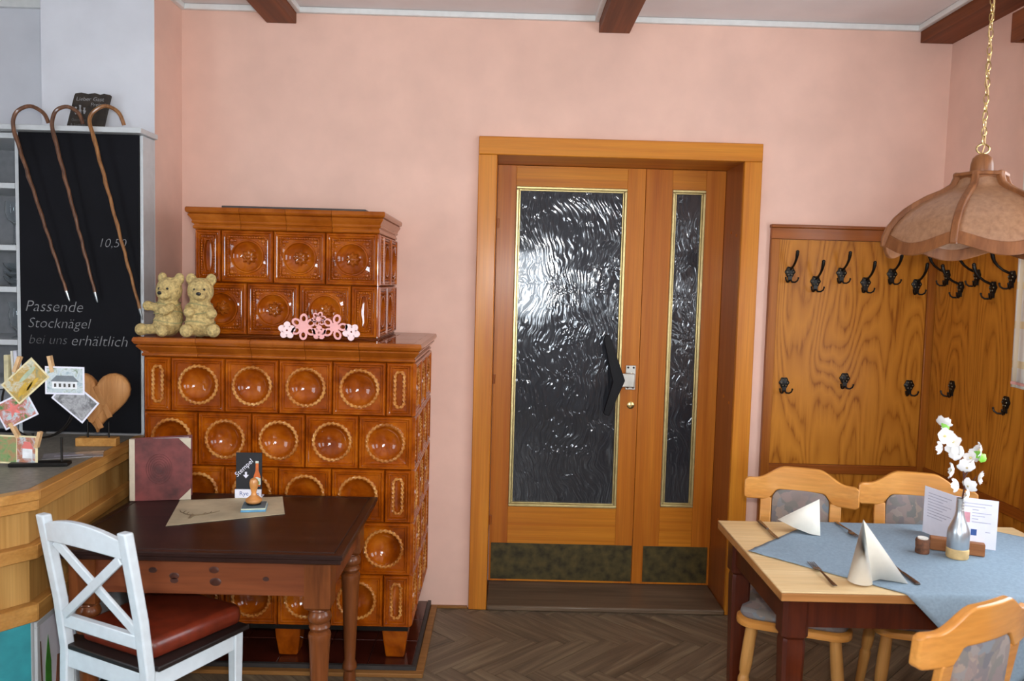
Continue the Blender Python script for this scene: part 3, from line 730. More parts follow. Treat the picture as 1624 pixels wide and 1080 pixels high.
# ---- straw bears on the ledge
def bear(loc, rz, label, pose):
    t = thing('straw_bear', label, 'figurine', loc, rz, 'straw bears on the stove ledge')
    mb = MB()
    def e(c, r_): mb.ball(c, 1, 14, 10, r_)
    e((0, 0, .085), (.058, .050, .085)); e((0, -.008, .055), (.060, .054, .055))
    hx = pose['hx']
    e((hx, -.012, .192), (.054, .050, .055)); e((hx+pose['look'], -.056, .176), (.028, .028, .024))
    e((hx-.040, .0, .240), (.022, .014, .026)); e((hx+.040, .0, .240), (.022, .014, .026))
    e((0, -.005, .145), (.042, .04, .03))
    for (a, b, r_) in pose['limbs']:
        for k in range(7):
            q = Vector(a).lerp(Vector(b), k/6); e(q, (r_, r_, r_))
        e(b, (r_*1.2, r_*1.2, r_*1.2))
    o = obj('body', mb, 'straw', t)
    rm = o.modifiers.new('remesh', 'REMESH'); rm.mode = 'VOXEL'; rm.voxel_size = .0045; rm.use_smooth_shade = True
    sm = o.modifiers.new('smooth', 'SMOOTH'); sm.factor = .5; sm.iterations = 4
    lk_ = pose['look']
    for s in (-1, 1): obj('eye', MB().ball((hx+lk_*.7+s*.019, -.056, .198), .0055, 8, 6), 'bead_black', t)
    obj('nose', MB().ball((hx+lk_*1.2, -.084, .181), .0085, 8, 6, (1.2, .7, .9)), 'bead_black', t)
    for z, rx, ry in ((.062, .0605, .055), (.10, .058, .051), (.135, .049, .045)):
        obj('twine', MB().tube([(rx*math.cos(a*PI/12), ry*math.sin(a*PI/12)-.004, z+.006*math.sin(a*PI/6+z*90)) for a in range(24)], .0022, 5, True), 'twine', t)
bear((-1.398, -.650, LZ+.001), R(-14), 'straw bear with one arm out, at the left end of the stove ledge', dict(hx=.010, look=.006, limbs=[((-.035, -.02, .118), (-.078, -.030, .125), .018), ((.035, -.035, .120), (.020, -.060, .110), .019), ((-.030, -.02, .030), (-.102, -.040, .026), .022), ((.030, -.03, .028), (.030, -.085, .028), .021)]))
bear((-1.268, -.650, LZ+.001), R(8), 'straw bear sitting with both feet forward, nearer the middle of the stove', dict(hx=.004, look=.006, limbs=[((-.038, -.025, .120), (-.030, -.062, .105), .019), ((.040, -.02, .120), (.054, -.045, .100), .019), ((-.030, -.03, .028), (-.036, -.080, .030), .023), ((.030, -.03, .028), (.066, -.070, .032), .024)]))

# ---- pink flower garland
ga = thing('flower_garland', 'pink wooden flower garland standing on the stove ledge', 'decoration', (-.765, -.690, LZ+.001))
def ring_flower(cx, cz, R_, n, petal, hole, rot0, mat, name):
    """cut-out flower: petals as flat rings around a heart"""
    mb = MB(); th_ = .006
    for k in range(n):
        a = rot0+2*PI*k/n; px, pz = cx+R_*math.cos(a), cz+R_*math.sin(a); lo = []
        N = 14
        def loop(rr, rl, y): return [(px+rr*math.cos(2*PI*j/N)*math.cos(a+PI/2)+rl*math.sin(2*PI*j/N)*math.cos(a), y, pz+rr*math.cos(2*PI*j/N)*math.sin(a+PI/2)+rl*math.sin(2*PI*j/N)*math.sin(a)) for j in range(N)]
        if hole:
            mb.loft([loop(petal*.86, petal*1.1, -th_), loop(petal*.86, petal*1.1, 0), loop(petal*.45, petal*.6, 0), loop(petal*.45, petal*.6, -th_), loop(petal*.86, petal*1.1, -th_)], False)
        else: mb.loft([loop(petal*.9, petal*1.05, -th_), loop(petal*.9, petal*1.05, 0)], True, True)
    N = 12; rc = R_*.55 if hole else R_*.9
    def c_(r_, y): return [(cx+r_*math.cos(2*PI*j/N), y, cz+r_*math.sin(2*PI*j/N)) for j in range(N)]
    if hole: mb.loft([c_(rc, -th_-.0006), c_(rc, .0006)], True, True)
    else: mb.loft([c_(rc, -th_-.0006), c_(rc, .0006), c_(.005, .0006), c_(.005, -th_-.0006), c_(rc, -th_-.0006)], False)
    obj(name, mb, mat, ga, smooth=False)
ring_flower(-.130, .040, .020, 5, .016, False, .3, 'pinkpale', 'small_flower')
ring_flower(-.062, .056, .034, 6, .019, True, .5, 'pinkwood', 'large_flower')
ring_flower(.002, .034, .016, 5, .014, False, .3, 'pinkwood', 'small_flower')
ring_flower(.000, .090, .018, 6, .012, True, .2, 'pinkwood', 'medium_flower')
ring_flower(.066, .058, .034, 5, .019, True, 1.3, 'pinkwood', 'large_flower')
ring_flower(.135, .040, .020, 5, .016, False, .9, 'pinkpale', 'small_flower')

# ================================================================== BAR SHELF, BLACKBOARD, CANES
bs = thing('bar_shelf', 'white bar shelf with a projecting top ledge beside the pillar', 'shelf', (-1.9, -.37, 0))
BO = Vector(bs.location)
def bb(x0, x1, y0, y1, z0, z1): return B(x0-BO.x, x1-BO.x, y0-BO.y, y1-BO.y, z0, z1)
obj('ledge', bb(-2.75, -1.585, -.485, -.3105, 2.262, 2.285).box(-2.75-BO.x, -2.11-BO.x, -.31-BO.y, -.004-BO.y, 2.262, 2.285), 'white_lac', bs, bevel=.003)
obj('side_panel', bb(-1.615, -1.600, -.43, -.312, .0, 2.261), 'white_lac', bs, bevel=.002)
obj('upright', bb(-2.160, -2.140, -.43, -.05, .0, 2.261), 'white_lac', bs, bevel=.002)
obj('upright', bb(-2.75, -2.73, -.43, -.05, .0, 2.261), 'white_lac', bs, bevel=.002)
obj('back_panel', bb(-2.73, -2.16, -.06, -.05, .0, 2.261), 'shelf_back', bs)
for z in (2.245, 2.028, 1.757, 1.573, 1.338, 1.140): obj('shelf_board', bb(-2.729, -2.161, -.43, -.062, z-.012, z+.012), 'white_lac', bs, bevel=.002)
obj('drawer_front', bb(-2.729, -2.161, -.435, -.41, .95, 1.125), 'shelf_back', bs, bevel=.002)
bk = thing('blackboard', 'tall blackboard with chalk writing, behind the walking canes', 'blackboard', (-1.877, -.425, .92))
KO = Vector(bk.location)
obj('board', B(-2.139-KO.x, -1.6155-KO.x, -.438-KO.y, -.424-KO.y, .0248, 2.260-KO.z), 'blackboard', bk)
def ch(s, x, z, size, mat='chalk', shear=.25, rz=0): lettering(s, size, mat, bk, (x-KO.x, -.4392-KO.y, z-KO.z), (PI/2, rz, 0), shear, -.0011, 'LEFT', 'chalk_lettering')
ch('10,50', -1.798, 1.770, .056)
ch('Passende', -2.122, 1.480, .070); ch('Stocknägel', -2.110, 1.408, .064); ch('bei uns', -2.108, 1.336, .060, 'chalk_faint'); ch('erhältlich', -1.922, 1.332, .068)
def cane(shaft_top, tip, crook, label, mat='cane'):
    """crook: points from the shaft top over the bend to the handle end"""
    S, Tp = Vector(shaft_top), Vector(tip)
    t = thing('walking_cane', label, 'walking cane', tuple(Tp), 0, 'walking canes hanging on the ledge')
    d = (S-Tp); fer = Tp+d*.062
    pts = []; N = 26
    for k in range(N):
        q = fer.lerp(S, k/(N-1)); q = q+Vector((.0025*math.sin(k*1.7), .0015*math.cos(k*2.3), 0))*(.7 if 0 < k < N-1 else 0); pts.append(q-Tp)
    cr = [Vector(c)-Tp for c in crook]
    # smooth the crook
    full = [pts[-1]]+cr; sm = []
    for i in range(len(full)-1):
        p0 = full[max(0, i-1)]; p1 = full[i]; p2 = full[i+1]; p3 = full[min(len(full)-1, i+2)]
        for k in range(1, 6):
            u = k/5; sm.append(.5*((2*p1)+(p2-p0)*u+(2*p0-5*p1+4*p2-p3)*u*u+(3*p1-p0-3*p2+p3)*u*u*u))
    allp = pts+sm; rad = [.0058+.0026*min(1, i/24)+(.0012 if i % 6 == 0 and i < 26 else 0) for i in range(len(allp))]
    obj('shaft', MB().tube(allp, rad, 9), mat, t)
    obj('ferrule', MB().tube([(0, 0, 0), d*.012, d*.064], [.0025, .0045, .0066], 9), 'ferrule', t)
cane((-2.119, -.502, 2.255), (-1.910, -.462, 1.529), [(-2.120, -.502, 2.300), (-2.103, -.496, 2.340), (-2.056, -.485, 2.362), (-2.010, -.470, 2.338), (-1.996, -.455, 2.298)], 'leftmost walking cane, dark brown, hanging before the blackboard')
cane((-1.952, -.502, 2.255), (-1.788, -.462, 1.527), [(-1.955, -.502, 2.295), (-1.940, -.496, 2.345), (-1.897, -.485, 2.364), (-1.858, -.470, 2.340), (-1.848, -.455, 2.298)], 'middle walking cane of the three, reddish brown with pale knots')
cane((-1.784, -.502, 2.255), (-1.591, -.462, 1.455), [(-1.796, -.502, 2.305), (-1.780, -.496, 2.345), (-1.735, -.485, 2.372), (-1.688, -.470, 2.350), (-1.670, -.455, 2.298)], 'rightmost walking cane, light honey brown shaft and longest', 'cane_light')
# small dark sign on the ledge
sg = thing('bark_sign', 'small dark bark-edged sign with white lettering on the shelf ledge', 'sign', (-1.868, -.395, 2.2855))
pts = [(-.080, 0), (.078, 0), (.098, .158), (.070, .163), (.055, .158), (.030, .165), (.0, .160), (-.030, .166), (-.056, .161), (-.060, .150)]
obj('slab', MB().prism(pts, -.008, .008, Matrix(((1, 0, 0, 0), (0, .208, -1, 0), (0, .978, .2, .0018), (0, 0, 0, 1)))), plain('dark_bark_slab', (44, 36, 28), .7, var=.3, nscale=30), sg)
sr = (R(78), 0, 0)
def sl(s_, size, mat, x, z, shear=0): lettering(s_, size, mat, sg, (x, .2127*z-.0095, z), sr, shear)
sl('Lieber Gast', .026, 'chalk', -.050, .128, .1); sl('Preise', .024, 'chalk', .016, .104, .1)
sl('Getränke', .017, 'chalk_faint', -.062, .036); sl('& Speisen', .017, 'chalk_faint', -.064, .014)
pm = MB()
for cx, cz, hh in ((-.045, .066, .032), (-.026, .060, .046), (-.008, .068, .028)): pm.lathe([(.004, 0), (.007, hh*.5), (.003, hh*.7), (.005, hh)], 8, Matrix.Translation((cx, .2127*cz-.006, cz)))
obj('painted_figures', pm, 'chalk', sg)
# glassware on the bar shelf
def glass(name, prof, loc, label, cat, group=None):
    t = MB().lathe(prof, 20, None, False); o = obj(name, t, 'clear', None, loc); tag(o, label, cat, group); return o
wine = [(.001, 0), (.034, .001), (.034, .003), (.005, .008), (.004, .085), (.006, .092), (.030, .115), (.040, .150), (.036, .195), (.0345, .195), (.038, .150), (.028, .117), (.001, .098)]
glass('wine_glass', wine, (-2.205, -.36, 1.770), 'large stemmed glass on the white bar shelf\'s second tier', 'glass')
bowl = [(.001, .0), (.022, 0), (.024, .006), (.045, .030), (.050, .044), (.048, .044), (.042, .030), (.020, .010), (.001, .009)]
for k in range(3): glass('glass_bowl', bowl, (-2.205, -.36, 1.5862+k*.030), ['bottom glass bowl of the stack on the bar shelf', 'middle glass bowl of the stack on the bar shelf', 'top glass bowl of the stack on the bar shelf'][k], 'bowl', 'stacked glass bowls')
sund = [(.001, 0), (.026, 0), (.026, .004), (.006, .012), (.008, .030), (.030, .060), (.036, .110), (.030, .135), (.038, .165), (.036, .165), (.028, .135), (.033, .110), (.026, .060), (.001, .034)]
glass('sundae_glass', sund, (-2.200, -.36, 1.3512), 'ribbed sundae glass on the bar shelf below the bowls', 'glass')
fo = thing('folder', 'white folder leaning in the lowest bar shelf compartment', 'folder', (-2.190, -.30, 1.1535)); obj('cover', B(-.008, .008, -.09, .09, 0, .145), 'paper', fo, rot=(0, R(-3), 0), bevel=.002); obj('pages', B(-.005, .005, -.088, .085, .002, .142), 'napkin', fo, (-.016, 0, 0), rot=(0, R(-3), 0))
bo = thing('shelf_book', 'cream book beside the white folder in the bar shelf', 'book', (-2.232, -.32, 1.1525)); obj('cover', B(-.010, .010, -.08, .08, 0, .125), 'cream', bo, bevel=.002); obj('pages', B(-.007, .007, -.078, .081, .003, .1255), 'napkin', bo)

# ================================================================== COUNTER
def offset_poly(poly, d):
    n = len(poly); out = []
    for i in range(n):
        p0, p1, p2 = Vector(poly[i-1]), Vector(poly[i]), Vector(poly[(i+1) % n])
        a = (p1-p0).normalized(); b = (p2-p1).normalized(); na = Vector((-a.y, a.x)); nb = Vector((-b.y, b.x))
        bis = (na+nb).normalized(); out.append(tuple(p1+bis*(d/max(.3, bis.dot(na)))))
    return out
CP = [(-3.0, -.445), (-3.0, -1.86), (-1.82, -1.86), (-1.500, -1.425), (-1.574, -.445)]
CTZ = .944
cnt = thing('bar_counter', 'wooden bar counter with grey top and chamfered corner', 'counter', (-2.2, -1.1, 0)); CO = Vector(cnt.location)
def poly(d, extra=0): return [(x-CO.x, y-CO.y) for x, y in offset_poly(CP, d)]
obj('worktop', MB().prism(poly(.045), CTZ-.03, CTZ+.0005), 'counter_top', cnt)
def ringpoly(d0, d1, z0, z1):
    a, b = poly(d0), poly(d1); n = len(a); mb = MB()
    for i in (1, 2, 3): mb.add([(a[i][0], a[i][1], z0), (a[i+1 if i+1 < n else 0][0], a[i+1 if i+1 < n else 0][1], z0), (b[(i+1) % n][0], b[(i+1) % n][1], z0), (b[i][0], b[i][1], z0),
                               (a[i][0], a[i][1], z1), (a[(i+1) % n][0], a[(i+1) % n][1], z1), (b[(i+1) % n][0], b[(i+1) % n][1], z1), (b[i][0], b[i][1], z1)], [(0, 1, 2, 3), (4, 7, 6, 5), (0, 4, 5, 1), (1, 5, 6, 2), (2, 6, 7, 3), (3, 7, 4, 0)])
    return mb
obj('top_edge', ringpoly(0, .0449, CTZ-.032, CTZ), 'counter_wood', cnt, bevel=.003)
obj('under_edge', ringpoly(.006, .05, CTZ-.066, CTZ-.0325), 'counter_wood', cnt, bevel=.003)
def panels(d, z0, z1):
    P_ = poly(d)
    for i in (1, 2, 3):
        a, b = Vector(P_[i]), Vector(P_[(i+1) % 5]); L = (b-a).length; k = max(1, round(L/.42)); u = (b-a)/L; nrm = Vector((-u.y, u.x))
        for j in range(k):
            p, q = a+u*(L*j/k+.001), a+u*(L*(j+1)/k-.001); pp, qq = p+nrm*.02, q+nrm*.02
            obj('panel', MB().prism([tuple(p), tuple(q), tuple(qq), tuple(pp)], z0, z1), 'counter_panel', cnt)
obj('body', MB().prism(poly(.075), .0, CTZ-.0665), 'counter_panel', cnt)
panels(.045, .762, CTZ-.067); obj('band', ringpoly(.012, .06, .714, .761), 'counter_wood', cnt, bevel=.003)
panels(.045, .564, .713); obj('band', ringpoly(.012, .06, .504, .563), 'counter_wood', cnt, bevel=.003)
P_ = poly(.04)
def face_slab(i, z0, z1, th_, name, mat, t0=0, t1=1, d=.04):
    Q = poly(d); a, b = Vector(Q[i]), Vector(Q[(i+1) % 5]); p, q = a.lerp(b, t0), a.lerp(b, t1); u = (b-a).normalized(); nr = Vector((-u.y, u.x))
    return obj(name, MB().prism([tuple(p), tuple(q), tuple(q+nr*th_), tuple(p+nr*th_)], z0, z1), mat, cnt)
face_slab(2, .03, .503, .03, 'plinth', 'turquoise', 0, .995); face_slab(1, .03, .503, .03, 'plinth', 'turquoise')
face_slab(3, .03, .503, .03, 'plinth', 'white_lac', .0, 1)
# picture panel on the side of the plinth
Q = poly(.04); a, b = Vector(Q[3]), Vector(Q[4]); u = (b-a).normalized(); ang = math.atan2(u.y, u.x)
pc = thing('leaf_poster', 'white framed poster with a green leaf on the counter\'s plinth', 'poster', (CO.x+a.x+u.x*.012, CO.y+a.y+u.y*.012, .05), ang)
obj('frame', MB().box(0, .30, -.012, -.001, 0, .02).box(0, .30, -.012, -.001, .42, .44).box(0, .02, -.012, -.001, .02, .42).box(.28, .30, -.012, -.001, .02, .42), 'white_lac', pc, bevel=.002)
obj('print', B(.02, .28, -.006, -.001, .02, .42), 'paper', pc)
lf = MB().prism([(.0, 0), (.022, .06), (.020, .16), (.0, .26), (-.020, .16), (-.022, .06)], 0, .001, Matrix(((1, 0, 0, .085), (0, 0, -1, -.0062), (0, 1, 0, .10), (0, 0, 0, 1))))
obj('printed_leaf', lf, plain('leaf_green_print', (66, 140, 44), .6), pc)
obj('printed_stem', MB().tube([(.03, -.0066, .06), (.04, -.0066, .2), (.03, -.0066, .36)], .003, 5), plain('brown_print', (90, 60, 40), .6), pc)
obj('printed_pot', MB().prism([(-.05, 0), (.05, 0), (.06, .12), (-.03, .14)], 0, .001, Matrix(((1, 0, 0, .18), (0, 0, -1, -.0062), (0, 1, 0, .12), (0, 0, 0, 1)))), plain('terracotta_print', (150, 96, 70), .6), pc)

# ---- photo-clip stand on the counter
ps_ = thing('photo_clip_stand', 'black metal ring stand with wooden pegs holding postcards on the counter', 'photo stand', (-1.665, -1.085, CTZ+.001)); PO = Vector(ps_.location)
rz_ = .27
obj('base', B(-.125, .075, -.025, .025, 0, .014), 'iron', ps_, rot=(0, 0, .18), bevel=.003)
obj('post', MB().tube([(-.048, -.008, .014), (-.048, -.008, .12)], .004, 8), 'iron', ps_); obj('post', MB().tube([(.047, .009, .014), (.047, .009, .105)], .0045, 8), 'iron', ps_)
RC, RR = (-.036, 0, .232), .130
ang_of = lambda k: 2*PI*k/48
obj('ring', MB().tube([(RC[0]+RR*math.cos(ang_of(k)), .003, RC[2]+RR*math.sin(ang_of(k))) for k in range(48)], .0028, 7, True), 'iron', ps_)
obj('ring', MB().tube([(RC[0]+RR*1.03*math.cos(ang_of(k)), .014, RC[2]+RR*1.03*math.sin(ang_of(k))) for k in range(48)], .0028, 7, True), 'iron', ps_)
pegm = MB().box(-.006, .006, -.010, -.004, -.030, .030).box(-.006, .006, .002, .008, -.030, .030).box(-.004, .004, -.004, .002, -.004, .004).mesh('peg', smooth=False)
def at_card(x, z): return (x-PO.x, -.012, z-PO.z)
for x, z, a in ((-1.762, 1.318, .35), (-1.640, 1.322, -.2), (-1.775, 1.075, -.5), (-1.690, 1.043, .25)):
    link('peg', pegm, 'peg', ps_, at_card(x, z), (0, a, 0))
def postcard(corner_mid, w_, h_, ang_, mats, label, border, y):
    """upright card, turned in its own plane"""
    t = thing('postcard', label, 'postcard', (corner_mid[0], y, corner_mid[1]), 0, 'postcards on the ring stand'); t.rotation_euler = (0, -ang_, .0)
    obj('card', B(-w_/2, w_/2, -.0006, .0006, -h_/2, h_/2), border, t)
    bd_ = .006
    k = len(mats)
    if k == 1: obj('picture', B(-w_/2+bd_, w_/2-bd_, -.0010, -.0005, -h_/2+bd_, h_/2-bd_), mats[0], t)
    else:
        for j, mm in enumerate(mats):
            xx0 = -w_/2+bd_+(w_-2*bd_)*j/k; obj('picture', B(xx0, xx0+(w_-2*bd_)/k-.003, -.0010, -.0005, -h_/2+bd_, h_/2-bd_), mm, t)
    return t
pic_corn = picture('corn_photo', [(60, 50, 30), (150, 140, 90), (190, 150, 50), (200, 196, 170), (110, 120, 60)], 12)
pic_house = picture('house_photo', [(40, 70, 44), (120, 140, 110), (205, 214, 216), (160, 180, 190), (90, 110, 80)], 14)
pic_bw = picture('grey_photo', [(50, 50, 52), (110, 110, 112), (170, 170, 172), (90, 90, 92)], 12)
pic_flow = picture('flower_photo', [(40, 90, 40), (80, 130, 60), (196, 110, 100), (190, 210, 216), (50, 110, 50)], 12)
pic_col1 = picture('garden_photo', [(60, 120, 40), (120, 150, 90), (170, 130, 90), (80, 140, 50)], 14)
pic_col2 = picture('village_photo', [(70, 80, 60), (190, 200, 205), (180, 110, 80), (110, 130, 100)], 14)
YC = -1.101; CARD = {}
# from the corners measured on the stand: centre, size, in-plane angle
CARD['corn'] = postcard((-1.732, 1.258), .152, .096, .75, [pic_corn], 'cream-bordered postcard of corn cobs, tilted, at the ring stand\'s top', 'cream', YC-.001)
CARD['house'] = postcard((-1.590, 1.263), .142, .102, 0, [pic_house], 'level postcard of a white house, upper right on the ring stand', 'paper', YC)
CARD['bw'] = postcard((-1.555, 1.190), .145, .098, -.69, [pic_bw], 'black-and-white photo postcard hanging aslant before the wooden heart', 'paper', YC+.004)
CARD['flower'] = postcard((-1.770, 1.150), .135, .100, .48, [pic_flow], 'postcard of a pink flower on green, left on the ring stand', 'paper', YC+.002)
CARD['village'] = postcard((-1.765, 1.005), .150, .105, -.02, [pic_col1, pic_col2], 'cream-bordered collage postcard, lowest on the ring stand', 'cream', YC-.002)
def motif(t, name, pts, mat, y=-.0014):
    obj(name, MB().prism(pts, 0, .0004, Matrix(((1, 0, 0, 0), (0, 0, -1, y), (0, 1, 0, 0), (0, 0, 0, 1)))), mat, t)
def oval(cx, cz, a, b, rot=0, n=14): return [(cx+a*math.cos(2*PI*k/n)*math.cos(rot)-b*math.sin(2*PI*k/n)*math.sin(rot), cz+a*math.cos(2*PI*k/n)*math.sin(rot)+b*math.sin(2*PI*k/n)*math.cos(rot)) for k in range(n)]
pr_y, pr_g, pr_w, pr_d, pr_p = plain('yellow_print', (206, 166, 56), .6), plain('pale_green_print', (176, 190, 160), .6), plain('white_print', (228, 230, 232), .6), plain('dark_print', (66, 62, 58), .6), plain('coral_print', (222, 120, 112), .6)
for cx, cz, r_ in ((-.030, -.016, .35), (-.012, -.024, .2), (.012, -.026, .1)): motif(CARD['corn'], 'printed_cob', oval(cx, cz, .032, .007, r_), pr_y)
motif(CARD['corn'], 'printed_knife', oval(.022, .012, .042, .008, .05), pr_g)
motif(CARD['house'], 'printed_house', [(-.045, -.030), (.045, -.030), (.045, -.004), (-.045, -.004)], pr_w); motif(CARD['house'], 'printed_roof', [(-.052, -.004), (.052, -.004), (.030, .018), (-.030, .018)], plain('slate_print', (116, 124, 130), .6))
for k in range(5): motif(CARD['house'], 'printed_window', [(-.038+k*.017, -.024), (-.030+k*.017, -.024), (-.030+k*.017, -.011), (-.038+k*.017, -.011)], pr_d, -.0019)
motif(CARD['flower'], 'printed_bloom', [((.034 if k % 2 == 0 else .012)*math.cos(PI*k/5+.3)-.006, (.034 if k % 2 == 0 else .012)*math.sin(PI*k/5+.3)+.006) for k in range(10)], pr_p)
motif(CARD['village'], 'printed_roof', [(.016, .006), (.060, .004), (.048, .030), (.028, .032)], pr_p); motif(CARD['village'], 'printed_house', [(.020, -.030), (.056, -.030), (.056, .004), (.020, .006)], pr_w)
# ---- carved heart
hh = thing('wooden_heart', 'carved wooden heart on two pins and a wooden foot on the counter', 'decoration', (-1.664, -.715, CTZ+.001), R(6))
obj('foot', B(-.082, .078, -.024, .024, 0, .034), 'counter_wood', hh, bevel=.003)
obj('pin', MB().tube([(-.040, 0, .034), (-.040, 0, .10)], .0035, 7), 'iron', hh); obj('pin', MB().tube([(.042, 0, .034), (.042, 0, .10)], .0035, 7), 'iron', hh)
hp2 = []
for k in range(40):
    t_ = 2*PI*k/40; hp2.append((.0080*16*math.sin(t_)**3, .0085*(13*math.cos(t_)-5*math.cos(2*t_)-2*math.cos(3*t_)-math.cos(4*t_))))
T_ = lambda s, y: [(x*s, y, .200+z*s) for x, z in hp2]
obj('heart_block', MB().loft([T_(.93, .020), T_(1, .012), T_(1, -.012), T_(.93, -.020), T_(.6, -.026), T_(.2, -.028)], True, True), 'heart', hh, ang=60)
for (p, q) in (((-.06, .26), (.02, .075)), ((.0, .25), (.055, .12)), ((-.02, .10), (.06, .22))):
    obj('carved_strip', MB().bar((p[0], -.024, p[1]), (q[0], -.022, q[1]), .010, .022, (1, 0, 0)), 'heart', hh, bevel=.003)
sh = thing('clear_sheet', 'clear plastic sheet lying flat on the grey counter by the heart', 'sheet', (-1.66, -.905, CTZ+.0008), R(24))
obj('film', B(-.11, .10, -.05, .055, 0, .0012), 'sheet', sh)
obj('print_line', B(-.07, .03, -.01, .0, .0013, .0016), 'print', sh)

# ================================================================== BROWN TABLE
BT = thing('writing_table', 'dark-topped pine table with turned legs before the tiled stove', 'table', (-.975, -1.1, 0)); TO = Vector(BT.location)
X0, X1, Y0, Y1, TZ_ = -1.448, -.500, -1.490, -.760, .77
def tb(x0, x1, y0, y1, z0, z1): return B(x0-TO.x, x1-TO.x, y0-TO.y, y1-TO.y, z0, z1)
# top with a moulded edge and a raised inner field
def rl(d, z): return [(X0+d-TO.x, Y0+d-TO.y, z), (X1-d-TO.x, Y0+d-TO.y, z), (X1-d-TO.x, Y1-d-TO.y, z), (X0+d-TO.x, Y1-d-TO.y, z)]
obj('top', MB().loft([rl(.012, TZ_-.034), rl(.006, TZ_-.030), rl(.006, TZ_-.018), rl(0, TZ_-.014), rl(0, TZ_-.004), rl(.004, TZ_-.0005), rl(.026, TZ_-.0005), rl(.028, TZ_-.003), rl(.031, TZ_-.003), rl(.033, TZ_)], True, True), 'table_top', BT, ang=25)
ax0, ax1, ay0, ay1 = X0+.055, X1-.055, Y0+.055, Y1-.055
ap = obj('apron', tb(ax0+.02, ax1-.02, ay0, ay0+.024, .612, .7355), 'table_body', BT, bevel=.002)
for kx, kz, rr in ((-1.13, .690, .010), (-1.06, .672, .012), (-1.06, .657, .010), (-.93, .695, .012), (-.925, .655, .014), (-.76, .668, .008)):
    obj('knot', MB().lathe([(rr, 0), (rr*.9, .0012)], 12, Matrix.Translation((kx-TO.x, ay0-TO.y, kz)) @ Matrix.Rotation(PI/2, 4, 'X') @ Matrix.Diagonal((1.4, 1, 1, 1))), 'knot', ap)
obj('apron', tb(ax0+.02, ax1-.02, ay1-.024, ay1, .612, .7355), 'table_body', BT, bevel=.002)
obj('apron', tb(ax0, ax0+.024, ay0+.04, ay1-.04, .612, .7355), 'table_body', BT, bevel=.002); obj('apron', tb(ax1-.024, ax1, ay0+.04, ay1-.04, .612, .7355), 'table_body', BT, bevel=.002)
lp = [(.034, .565), (.036, .560), (.030, .555), (.036, .545), (.040, .532), (.036, .520), (.027, .514), (.033, .508), (.036, .500), (.033, .492), (.026, .486), (.036, .478), (.038, .468), (.036, .455), (.033, .40), (.029, .30), (.025, .20), (.022, .12), (.028, .105), (.030, .09), (.022, .078), (.026, .05), (.020, .0)]
legm = MB().lathe(list(reversed(lp)), 18)
legm.box(-.043, .043, -.043, .043, .575, .7355).loft([[(.043*sx, .043*sy, .575) for sx, sy in ((-1, -1), (1, -1), (1, 1), (-1, 1))], [(.028*sx, .028*sy, .560) for sx, sy in ((-1, -1), (1, -1), (1, 1), (-1, 1))]], False)
lgm = legm.mesh('leg')
for lx in (ax0+.035, ax1-.035):
    for ly in (ay0+.035, ay1-.035): link('leg', lgm, 'table_leg', BT, (lx-TO.x, ly-TO.y, 0))
TT = TZ_+.0008
# ---- menu book standing open
mn = thing('menu_book', 'red marbled menu standing open with cream spine and corners', 'menu', (-1.440, -.916, TT), R(12.5)); mw, mh = .222, .246
obj('front_cover', B(0, mw, -.0035, 0, 0, mh), 'menu', mn, bevel=.001)
obj('spine', B(-.004, .018, -.0042, .012, 0, mh), 'menu_trim', mn, bevel=.003)
for z0_, z1_ in ((mh-.045, mh), (.045, 0)):
    tri = [(mw, z1_), (mw-.045, z1_), (mw, z0_)]
    obj('corner_patch', MB().prism(tri if z1_ > z0_ else tri[::-1], 0, .0012, Matrix(((1, 0, 0, .0002), (0, 0, -1, -.0035), (0, 1, 0, 0), (0, 0, 0, 1)))), 'menu_trim', mn)
bk_ = obj('back_cover', B(0, mw, -.0035, 0, 0, mh), 'menu', mn, (.002, .010, 0), rot=(0, 0, R(15)))
obj('pages', MB().prism([(.004, .001), (mw-.006, .003), (mw-.016, .048), (.006, .006)], .003, mh-.004), 'paper', mn)
em_ = MB()
for k in range(5): em_.tube([(.105+.016*math.cos(a*PI/8)*(1+.5*k), -.0041, .125+.020*math.sin(a*PI/8)*(1+.5*k)) for a in range(16)], .0008, 4, True)
obj('embossing', em_, plain('embossed_print', (104, 52, 50), .6), mn)
# ---- paper mat with antler print
mt_ = thing('paper_mat', 'beige wood-print paper mat with an antler drawing on the dark table', 'place mat', (-1.03, -.98, TT))
q = [(-1.176, -1.222), (-.806, -1.040), (-.880, -.800), (-1.258, -.890)]
MBm = MB(); MBm.prism([(x+1.03, y+.98) for x, y in q], 0, .0012); obj('sheet', MBm, 'mat', mt_)
an = MB()
for s in (-1, 1):
    an.tube([(-.10, -.115, .0016), (-.10+s*.030, -.10, .0016), (-.10+s*.062, -.07, .0016), (-.10+s*.075, -.045, .0016)], [.004, .003, .0022, .001], 5)
    an.tube([(-.10+s*.03, -.10, .0016), (-.10+s*.032, -.068, .0016)], [.002, .001], 5); an.tube([(-.10+s*.05, -.082, .0016), (-.10+s*.048, -.052, .0016)], [.002, .001], 5)
an.tube([(-.10, -.115, .0016), (-.10, -.150, .0016)], [.008, .004], 6)
obj('antler_print', an, 'mat_print', mt_)
TM = TT+.0014
